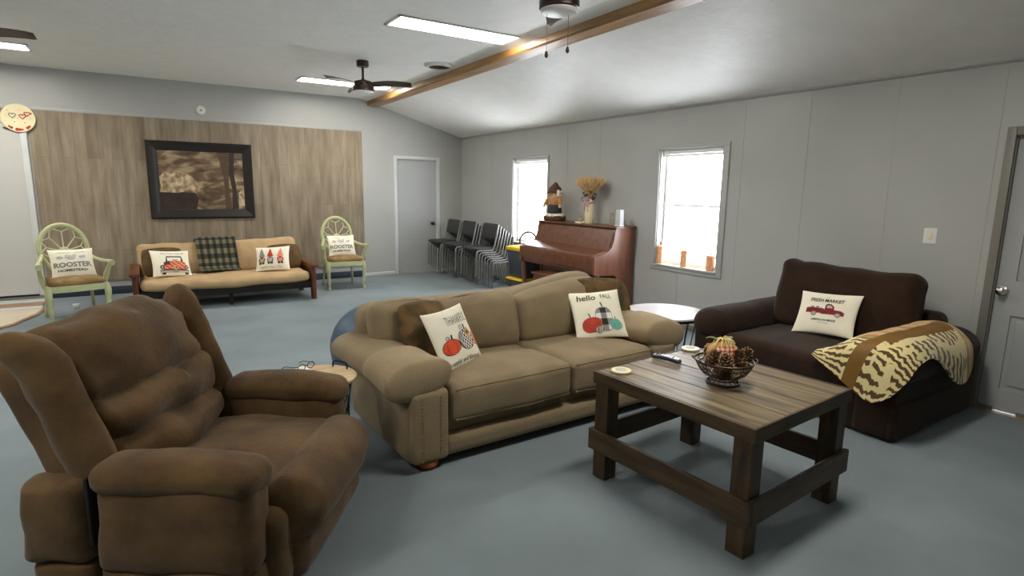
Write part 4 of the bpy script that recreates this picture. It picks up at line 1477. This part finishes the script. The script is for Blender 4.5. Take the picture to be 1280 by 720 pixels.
p = Pillow(.45, .36, .11, ['cream'], seed=21.0)
def truck_front(u, v):
    if (-.56 < u < -.36 or .62 < u < .82) and -.92 < v < -.78: return 'p_black'
    if -.66 < u < .88 and -.80 < v < -.58:
        if -.02 < u < .34 and v < -.62: return 'p_grey'
        return 'p_black' if v > -.64 else 'p_lgrey'
    if ell(u, v, -.55, -.38, .11, .16) < 1 or ell(u, v, .78, -.38, .10, .16) < 1:
        return 'p_lgrey' if ell(u, v, -.55, -.38, .06, .09) < 1 or ell(u, v, .78, -.38, .06, .09) < 1 else 'p_black'
    if ell(u, v, .16, -.42, .13, .16) < 1: return 'p_brown' if ell(u, v, .18, -.42, .05, .08) < 1 else 'p_tan'
    if -.50 + max(0, v + .3) * .2 < u < .74 - max(0, v + .1) * .6 and -.60 < v < .10 - .5 * max(0, abs(u - .12) - .35):
        if v < -.52: return 'p_red'
        if u < -.12 and v > -.22: return 'p_brown'
        return 'p_coral' if (u + v) % .3 < .2 else 'p_red'
    if -.34 + .15 * max(0, v - .1) < u < .60 - .2 * max(0, v - .1) and .02 < v < .48:
        if v > .40: return 'p_black'
        if u < -.26 or u > .48: return 'p_black'
        return 'p_tan' if v < .22 and .0 < u < .3 else 'p_white'
    return None
p.raster(truck_front, .006)
p.text('FALL IS IN THE AIR', .09, .72, 1.22, 'p_grey', height=.15)
p.build('throw_pillow', 'cream pillow printed with the front of an orange truck on the futon', (-4.854, -1.30, .545), (.95, .24, -.06), (-.05, .45, .89), (.25, -.83, .47))

p = Pillow(.45, .36, .11, ['cream'], seed=24.0)
def gnomes(u, v):
    for cu, hat, body, nose in ((-.64, 'p_grey', 'p_tan', 'p_brown'), (-.12, 'p_red', 'p_lgrey', 'p_purple'), (.50, 'p_coral', 'p_coral', 'p_red')):
        d = u - cu
        if ell(u, v, cu, .0, .075, .09) < 1: return nose
        if .10 < v < .84 and abs(d) < .185 * max(0, (.85 - v) / .74) ** .85: return hat
        if ell(u, v, cu - .09, -.46, .085, .10) < 1 or ell(u, v, cu + .09, -.46, .085, .10) < 1: return 'p_brown'
        if ell(u, v, cu, -.14, .13, .30) < 1 and v < .12: return body
        if ell(u, v, cu, -.18, .20, .30) < 1: return 'p_purple'
    return None
p.raster(gnomes, .006)
p.text("HAPPY FALL Y'ALL", -.05, -.80, 1.30, 'p_grey', height=.17)
p.build('throw_pillow', 'cream pillow printed with three gnomes in pointed hats on the futon', (-3.63, -1.30, .545), (.94, -.33, .06), (.12, .46, .87), (-.32, -.82, .48))

# ------------------------------------------------------------------ green oval-back chairs
def green_chair(label, loc, rz):
    o = thing('oval_back_armchair', label, 'armchair', loc, rz, 'sage green oval-back armchairs')
    sf = MB()
    outline = [(-.285, -.26), (-.10, -.29), (.10, -.29), (.285, -.26), (.27, .0), (.23, .25), (-.23, .25), (-.27, .0)]
    sf.prism(outline, .355, .425, axis=2)
    sf.build('seat_frame', 'green', o, smooth=30)
    def tr(q): return (q.x * (1 - .16 * (q.y + .25) / .5), q.y, q.z)
    h = (.265, .255, .04)
    MB().rbox((0, -.02, .452), h, (.05, .05, .035), m=3, q=(6, 6, 1), fn=cushion(h, None, (0, 0, .02), .008, 6, 80, sag=tr)).build('seat_cushion', 'seatpad', o)
    for s in (-1, 1):
        MB().tube(spline([(s * .262, -.245, .42), (s * .272, -.255, .34), (s * .268, -.25, .20), (s * .262, -.25, .06), (s * .264, -.258, .03), (s * .268, -.268, .0)], 5),
                  [.030] * 4 + [.034] * 4 + [.026] * 6 + [.016] * 6 + [.019] * 3 + [.026] * 3, 10).build('leg', 'green', o)
        MB().tube(spline([(s * .21, .23, .42), (s * .215, .25, .25), (s * .235, .32, .0)], 6), [.024] * 6 + [.018] * 7, 8).build('leg', 'green', o)
        arm = spline([(s * .275, -.13, .40), (s * .295, -.14, .50), (s * .315, -.20, .60), (s * .325, -.24, .645)], 6)
        MB().tube(arm, [.024, .024, .024, .026, .028, .03, .03, .03, .028, .026, .025, .024, .023, .022, .022, .022, .022, .022, .022], 10).build('arm_post', 'green', o)
        a2 = spline([(s * .328, -.29, .648), (s * .325, -.22, .662), (s * .30, -.05, .655), (s * .25, .14, .675), (s * .215, .255, .72)], 6)
        MB().tube(a2, [.034, .036, .034, .03, .028, .026] + [.022] * 19, 10).build('armrest', 'green', o)
    TB2 = Matrix.Translation((0, .235, .45)) @ Matrix.Rotation(math.radians(-11), 4, 'X')
    ring = [(.225 * math.cos(2 * PI * k / 48), 0, .345 + .275 * math.sin(2 * PI * k / 48)) for k in range(48)]
    br = MB().tube(ring, .027, 10, closed=True, X=TB2)
    br.tube([(-.10, 0, .10), (-.12, 0, -.05)], .022, 8, X=TB2).tube([(.10, 0, .10), (.12, 0, -.05)], .022, 8, X=TB2)
    br = br.build('back_frame', 'green', o)
    web = MB()
    hz = .31
    web.lathe([(0, .012), (.045, .011), (.055, 0), (.045, -.011), (0, -.012)][::-1], 20, X=TB2 @ Matrix.Translation((0, 0, hz)) @ Matrix.Rotation(PI / 2, 4, 'X'))
    def rad(a):
        # distance from the hub to the inside of the oval ring
        c_, s_ = math.cos(a), math.sin(a)
        for q in range(1, 300):
            r = q * .001
            if (r * c_ / .205) ** 2 + ((hz + r * s_ - .345) / .255) ** 2 >= 1:
                return r
        return .2
    angs = [math.radians(-18 + 36 * k) for k in range(7)]
    for a in angs:
        r = rad(a) * .80
        web.tube([(.045 * math.cos(a), 0, hz + .045 * math.sin(a)), (r * math.cos(a), 0, hz + r * math.sin(a))], .0065, 6, X=TB2)
    for a, b_ in zip(angs[:-1], angs[1:]):
        m_ = (a + b_) / 2
        ra, rb, rm_ = rad(a) * .80, rad(b_) * .80, rad(m_) * 1.0
        web.tube(spline([(ra * math.cos(a), 0, hz + ra * math.sin(a)), (rm_ * .93 * math.cos(m_ - .12), 0, hz + rm_ * .93 * math.sin(m_ - .12)), (rm_ * math.cos(m_), 0, hz + rm_ * math.sin(m_))], 4), .0065, 6, X=TB2)
        web.tube(spline([(rb * math.cos(b_), 0, hz + rb * math.sin(b_)), (rm_ * .93 * math.cos(m_ + .12), 0, hz + rm_ * .93 * math.sin(m_ + .12)), (rm_ * math.cos(m_), 0, hz + rm_ * math.sin(m_))], 4), .0065, 6, X=TB2)
    web.build('back_tracery', 'webcream', br)
    return o
g1 = green_chair('sage green oval-back armchair beside the white door at the left', (-5.84, -1.62, 0), math.radians(15))
g2 = dup(g1, (-2.545, -.86, 0), math.radians(-2), 'sage green oval-back armchair between the futon and the far grey door')

def rooster(label, w, pos, X, Y, N, seed):
    p = Pillow(w, .34, .11, ['cream'], seed=seed)
    def art(u, v):
        for cu in (-.58, .46):
            if ell(u, v, cu, .38, .16, .10) < 1: return 'p_lgrey'
        d = ell(u, v, -.08, .36, .24, .18)
        if d < 1 or ell(u, v, .10, .50, .09, .12) < 1 or ell(u, v, -.22, .45, .14, .14) < 1:
            return 'p_lgrey' if (u * 3 + v * 2) % .3 < .22 else None
        return None
    p.raster(art, .006)
    p.text('ORGANIC', -.34, .74, .60, 'p_grey', height=.09)
    p.text('FARMS', .36, .74, .48, 'p_grey', height=.09)
    p.text('ROOSTER', -.02, -.16, 1.78, 'p_grey', height=.36, off=.04)
    p.text('HOMESTEAD', -.06, -.56, 1.36, 'p_black', height=.17, off=.03)
    p.build('throw_pillow', label, pos, X, Y, N)
rooster('cream ROOSTER HOMESTEAD pillow on the green armchair by the white door', .42, (-5.825, -1.625, .642), (.968, .25, 0), (-.09, .345, .934), (.234, -.905, .357), 31.0)
rooster('cream ROOSTER HOMESTEAD pillow on the green armchair near the far grey door', .42, (-2.55, -.875, .642), (.999, -.03, 0), (.01, .35, .936), (-.03, -.936, .35), 35.0)

wbx = MB().rbox((0, 0, .03), (.035, .02, .03), (.008, .008, .008), m=2, q=1).rbox((0, -.022, .03), (.02, .004, .018), (.003, .003, .003), m=1, q=1)
o = wbx.build('plug_adapter', 'white')
o.location = (-5.90, -.95, 0)
tag(o, 'small white plug-in box on the floor under the left green armchair', 'adapter')

# ------------------------------------------------------------------ stacked chairs in the corner
def stack_chair(label, loc):
    o = thing('stacking_chair', label, 'chair', loc, -PI / 2, 'stacked black and steel chairs in the corner')
    for s in (-1, 1):
        x = s * .245
        f = MB()
        f.tube(spline([(x, .085, .80), (x, .05, .62), (x, .005, .44), (x, -.03, .405), (x, -.15, .40), (x, -.26, .40), (x, -.295, .375), (x, -.305, .30), (x, -.31, .0)], 4), .0145, 8)
        f.tube(spline([(x, -.06, .40), (x * 1.0, -.02, .25), (x, .03, .0)], 4), .0135, 8)
        f.build('side_frame', 'steel', o)
    MB().tube([(-.245, -.02, .40), (.245, -.02, .40)], .01, 6).tube([(-.245, -.25, .392), (.245, -.25, .392)], .01, 6).build('cross_bar', 'steel', o)
    h = (.232, .19, .028)
    MB().rbox((0, -.15, .426), h, (.06, .06, .026), m=3, q=(5, 5, 1), fn=cushion(h, None, (0, 0, .006), .002, 5, 90)).build('seat', 'blackvinyl', o)
    h = (.232, .012, .125)
    MB().rbox((0, 0, 0), h, (.05, .011, .05), m=3, q=(6, 1, 4), fn=lambda p: (p[0], p[1] + .10 * (p[0] ** 2) * -1 + .0, p[2]), X=RX_(-13, (0, .068, .685))).build('backrest', 'blackvinyl', o)
    return o
ords = ['bottom', 'sixth from the top', 'fifth from the top', 'fourth from the top', 'third from the top', 'second from the top', 'topmost']
proto = None
for (yc, nm, dz) in ((-1.85, 'in the stack nearest the piano', 0.0), (-1.15, 'in the middle stack of three', 0.0), (-.58, 'in the stack beside the far grey door', 0.0)):
    for k in range(7):
        lb = 'black steel-framed stacking chair, ' + ords[k] + ' ' + nm
        loc = (-.25 - .047 * k, yc, .033 * k + dz)
        if proto is None:
            proto = stack_chair(lb, loc)
        else:
            dup(proto, loc, None, lb)

def tote(label, loc):
    o = thing('storage_tote', label, 'storage box', loc, 0, 'dark totes with yellow lids')
    o.scale = (1.1, .66, 1)
    b_ = MB().rbox((0, 0, .21), (.20, .285, .21), (.03, .03, .02), m=2, q=2, fn=lambda p: (p[0] * (1 + .10 * (p[2] / .21)), p[1] * (1 + .07 * (p[2] / .21)), p[2]))
    for k in range(5):
        b_.box(-.205, -.20, -.2 + k * .1 - .01, -.2 + k * .1 + .01, .06, .36)
    b_.build('tub', 'toteblk', o)
    l_ = MB().rbox((0, 0, .435), (.235, .32, .03), (.03, .03, .015), m=2, q=2).rbox((0, 0, .467), (.19, .27, .006), (.03, .03, .004), m=2, q=1)
    l_.build('lid', 'yellow', o)
    return o
t1 = tote('dark storage tote with yellow lid standing on the floor beside the piano', (-.30, -2.585, -.25 + .25))
t2 = dup(t1, (-.30, -2.70, .4735), None, 'dark storage tote with yellow lid stacked on another tote beside the piano')
t1.scale = (1.1, .66, .52)
t1.location = (-.30, -2.70, 0)
t2.location = (-.30, -2.70, .473 * .52)
hoop = MB().tube(spline([(-.30, -2.50, .728), (-.30, -2.49, .80), (-.29, -2.56, .88), (-.28, -2.68, .92), (-.27, -2.80, .90), (-.26, -2.88, .82), (-.26, -2.89, .728)], 6), .016, 8)
hoop = hoop.build('wire_hoop', 'bronze')
tag(hoop, 'thin grey wire hoop standing on the upper tote in front of the window', 'hoop')

# ------------------------------------------------------------------ piano and bench
pi_ = thing('upright_piano', 'brown walnut upright piano standing against the right wall', 'piano', (0, -3.81, 0), -PI / 2)
prof = [(-.03, 0), (-.03, 1.095), (-.335, 1.095), (-.35, 1.05), (-.362, .96), (-.39, .875), (-.45, .82), (-.55, .79), (-.655, .765), (-.66, .75), (-.66, .56), (-.64, .545), (-.34, .53), (-.31, .51), (-.31, 0)]
for a, b_ in ((-.78, -.735), (.785, .83)):
    s_ = MB().prism(prof, a, b_, axis=0)
    s_.build('side_panel', 'pianoz', pi_, smooth=0)
MB().box(-.80, .85, -.36, -.02, 1.095, 1.118, b=.005).build('top_lid', 'piano', pi_, smooth=30)
MB().prism([(-.325, 1.094), (-.30, 1.094), (-.385, .83), (-.415, .83)], -.735, .785, axis=0).build('music_panel', 'piano', pi_, smooth=0)
MB().prism([(-.42, .84), (-.40, .815), (-.60, .762), (-.64, .758), (-.648, .768), (-.63, .782)], -.735, .785, axis=0).build('fallboard', 'piano', pi_, smooth=20)
MB().box(-.735, .785, -.655, -.625, .60, .765, b=.006).box(-.735, .785, -.64, -.61, .565, .60, b=.004).build('key_slip', 'piano', pi_, smooth=30)
MB().box(-.735, .785, -.62, -.03, .545, .585).build('key_bed', 'piano', pi_, smooth=0)
MB().box(-.735, .785, -.29, -.265, .07, .545).build('lower_panel', 'piano', pi_, smooth=0)
MB().box(-.735, .785, -.05, -.03, .07, 1.09).build('back_board', 'piano', pi_, smooth=0)
MB().box(-.735, .785, -.32, -.03, 0, .07).build('plinth', 'piano', pi_, smooth=0)
for x in (-.755, .805):
    MB().tube([(x, -.60, .55), (x, -.60, .46), (x, -.59, .30), (x, -.575, .06), (x, -.575, .0)], [.036, .036, .032, .024, .026], 10).build('leg', 'pianoz', pi_)
for k in (-1, 0, 1):
    MB().rbox((.02 + k * .075, -.36, .045), (.012, .06, .006), (.006, .01, .004), m=2, q=1).build('pedal', 'brass', pi_)
pb = thing('piano_bench', 'walnut piano bench pushed under the piano keyboard', 'bench', (-.68, -4.02, 0), -PI / 2)
MB().box(-.42, .42, -.17, .17, .455, .48, b=.006).build('seat', 'piano', pb, smooth=30)
MB().box(-.39, .39, -.15, .15, .37, .455).build('seat_box', 'piano', pb, smooth=0)
for x in (-.37, .37):
    for y in (-.13, .13):
        MB().tube([(x, y, .38), (x, y, .0)], [.028, .018], 8).build('leg', 'pianoz', pb)

PT = 1.118
# scarecrow doll
sc = thing('scarecrow_doll', 'sitting scarecrow doll with a dark crumpled hat on the piano', 'doll', (-.20, -3.21, PT), -PI / 2 + .2)
MB().rbox((0, 0, .035), (.15, .09, .035), (.03, .03, .02), m=3, q=2).build('base', 'brownleaf', sc)
bd = MB().lathe([(0, .06), (.10, .06), (.115, .10), (.11, .18), (.09, .22), (.06, .235), (0, .24)], 24, fn=lambda p, th: (p[0], p[1] * .75, p[2]))
bd.build('trousers', 'charcoal', sc)
fr2 = MB()
for k in range(16):
    a = 2 * PI * k / 16
    fr2.rbox((.125 * math.cos(a), .085 * math.sin(a), .075), (.026, .02, .024), (.02, .016, .02), m=2, q=1, X=None)
fr2.build('raffia_trim', 'cream', sc)
MB().lathe([(0, .20), (.085, .21), (.10, .26), (.088, .32), (.05, .35), (0, .352)], 24, fn=lambda p, th: (p[0], p[1] * .75, p[2])).build('shirt', 'rust', sc)
hd = MB().lathe([(0, .32), (.05, .325), (.078, .36), (.082, .40), (.07, .44), (.04, .46), (0, .465)], 24, fn=lambda p, th: (p[0], p[1] * .85, p[2]))
hd.rbox((0, -.075, .395), (.010, .012, .012), (.009, .01, .01), m=2, q=1)
hd.build('head', 'skin', sc)
ey = MB()
for s in (-1, 1):
    ey.tube([(s * .03 + .019 * math.cos(2 * PI * k / 14), -.073, .412 + .014 * math.sin(2 * PI * k / 14)) for k in range(14)], .004, 5, closed=True)
    ey.rbox((s * .03, -.069, .412), (.008, .004, .008), (.006, .003, .006), m=2, q=1)
ey.tube([(-.011, -.075, .414), (.011, -.075, .414)], .003, 5)
ey.tube(spline([(-.025, -.072, .372), (0, -.077, .364), (.025, -.072, .372)], 4), .003, 5)
ey.build('face_detail', 'p_black', sc)
hr = MB()
for k in range(20):
    s = -1 if k % 2 else 1
    x = s * (.075 + .004 * (k % 5))
    y = -.03 + .008 * (k // 2)
    hr.tube(spline([(s * .06, y, .44), (x + s * .018, y - .02, .40), (x + s * .012, y - .024, .335 + .006 * (k % 4))], 4), .010, 5)
hr.build('hair', 'cream', sc)
ht = MB().lathe([(.118, .405), (.112, .43), (.09, .455), (.06, .48), (.035, .51), (.014, .53), (0, .533)], 24, fn=lambda p, th: (p[0] + .025 * max(0, p[2] - .48) / .1, p[1] * .85, p[2] - .035 * abs(math.cos(th)) * (p[2] < .453)))
ht.build('hat', 'brownleaf', sc)
for s in (-1, 1):
    MB().tube(spline([(s * .085, 0, .31), (s * .13, -.02, .27), (s * .145, -.05, .22)], 5), [.03] * 5 + [.026] * 6, 8).build('sleeve', 'rust', sc)
    MB().rbox((s * .148, -.055, .205), (.022, .018, .025), (.016, .014, .018), m=3, q=1).build('hand', 'skin', sc)

# vase of wheat
va = thing('wheat_vase', 'cream vase of dried wheat tied with a pink bow on the piano', 'vase', (-.20, -3.97, PT), 0)
MB().lathe([(0, 0), (.05, 0), (.058, .02), (.062, .12), (.06, .22), (.055, .28), (.05, .285), (.045, .20), (0, .05)], 24).build('vase', 'creamc', va)
wh = MB()
for k in range(150):
    a = 2.39996 * k
    q = math.sqrt((k + .5) / 150)
    r = .04 + .20 * q
    top = .575 - .05 * q * q + .035 * math.sin(k * 1.7) + .025 * abs(math.cos(a)) * q
    p0 = Vector((.02 * q * math.cos(a), .02 * q * math.sin(a), .25))
    p1 = Vector((.045 * q * math.cos(a), .045 * q * math.sin(a), .38))
    p2 = Vector((r * .75 * math.cos(a), r * math.sin(a), top))
    pts = spline([p0, p1, p2], 4)
    wh.tube(pts, [.0022] * 5 + [.004, .009, .009, .003], 5)
wh.build('wheat', 'straw', va)
lv_ = MB()
for k in range(14):
    a = 2.4 * k
    X = Matrix.Translation((.05 * math.cos(a) - .02, .055 * math.sin(a) + .0, .33 + .012 * (k % 8))) @ Matrix.Rotation(a, 4, 'Z') @ Matrix.Rotation(.5, 4, 'Y')
    g = [[(.055 * i / 4, .022 * math.sin(PI * (i / 4) * .96 + .06) * q, .008 * math.sin(i) + .006 * q * q) for q in (-1, 0, 1)] for i in range(5)]
    lv_.sheet(g, X=X, thick=.002)
lv_.build('dried_leaf_collar', 'brownleaf', va)
bw2 = MB()
for s in (-1, 1):
    g = []
    for i in range(11):
        t = 2 * PI * i / 10
        g.append([(-.075 + .012 * j + .012 * math.sin(t), s * (.045 - .045 * math.cos(t)), .27 + .036 * math.sin(t) + .004 * j) for j in range(4)])
    bw2.sheet(g, thick=.003)
    g = [[(-.07 + .01 * j, s * (.01 + .03 * i / 5), .27 - .022 * i + .004 * j * s) for j in range(4)] for i in range(6)]
    bw2.sheet(g, thick=.003)
bw2.tube(circle(.06, .27, 24), .012, 6, closed=True)
bw2.build('bow', 'pink', va)
pf_ = thing('pumpkin_ornament', 'tiny brown pumpkin on a white base in front of the wheat vase', 'ornament', (-.275, -3.885, PT), 0)
MB().rbox((0, 0, .012), (.055, .055, .012), (.012, .012, .006), m=2, q=1).build('base', 'white', pf_)
MB().lathe([(0, .024), (.025, .026), (.036, .042), (.03, .062), (.012, .07), (0, .066)], 32, fn=lambda p, th: (p[0] * (1 - .1 * abs(math.cos(th * 4)) ** 5), p[1] * (1 - .1 * abs(math.cos(th * 4)) ** 5), p[2])).build('body', 'rust', pf_)
MB().tube([(0, 0, .066), (.004, 0, .085)], [.006, .004], 6).build('stem', 'brownleaf', pf_)
gb = thing('photo_block', 'small grey block with a dark wire loop on the right part of the piano', 'ornament', (-.20, -4.43, PT), 0)
MB().rbox((0, 0, .085), (.025, .052, .085), (.006, .006, .006), m=2, q=1).build('block', 'greybox', gb)
MB().tube(spline([(0, -.03, .168), (0, -.036, .195), (0, -.05, .198), (0, -.055, .18)], 4), .004, 6).build('wire_loop', 'wire', gb)
gb2 = thing('frosted_box', 'pale frosted upright box beside the grey block on the piano', 'ornament', (-.22, -4.56, PT), 0)
MB().rbox((0, 0, .10), (.03, .045, .10), (.006, .006, .006), m=2, q=1).build('box', 'acrylic', gb2)
MB().box(-.034, .034, -.05, .05, 0, .016, b=.003).build('foot', 'white', gb2)

# orange figures on the sill of the near window
def figure(label, y, hgt, sd_):
    o = thing('orange_figurine', label, 'figurine', (.035, y, .7045), 0, 'orange figurines on the window sill')
    k = hgt / .24
    def lob2(p, th):
        q = 1 + .07 * math.cos(th * 6)
        return (p[0] * q * .8, p[1] * q, p[2] * k)
    MB().lathe([(0, 0), (.042, 0), (.05, .02), (.046, .06), (.05, .10), (.044, .14), (.05, .17), (.046, .195), (.03, .205), (0, .206)], 30, fn=lob2).build('body', 'orangeglass', o)
    MB().tube(spline([(0, 0, .204 * k), (.003, .004, .222 * k), (.008, .012, .24 * k)], 4), [.010] * 4 + [.007] * 5, 8).build('stem', 'charcoal', o)
    sl = MB()
    for s in (-1, 1):
        g = [[(-.012 + .008 * j, s * (.02 + .014 * i), (.19 + .012 * math.sin(i * 1.2) - .004 * i) * k) for j in range(4)] for i in range(5)]
        sl.sheet(g, thick=.003)
    sl.build('leaf_collar', 'tanfabric', o)
    return o
figure('tallest orange figurine at the far end of the near window sill', -5.01, .25, 1)
figure('orange figurine in the middle of the near window sill', -5.375, .225, 2)
figure('shortest orange figurine at the end of the window sill nearest the loveseat', -5.73, .20, 3)
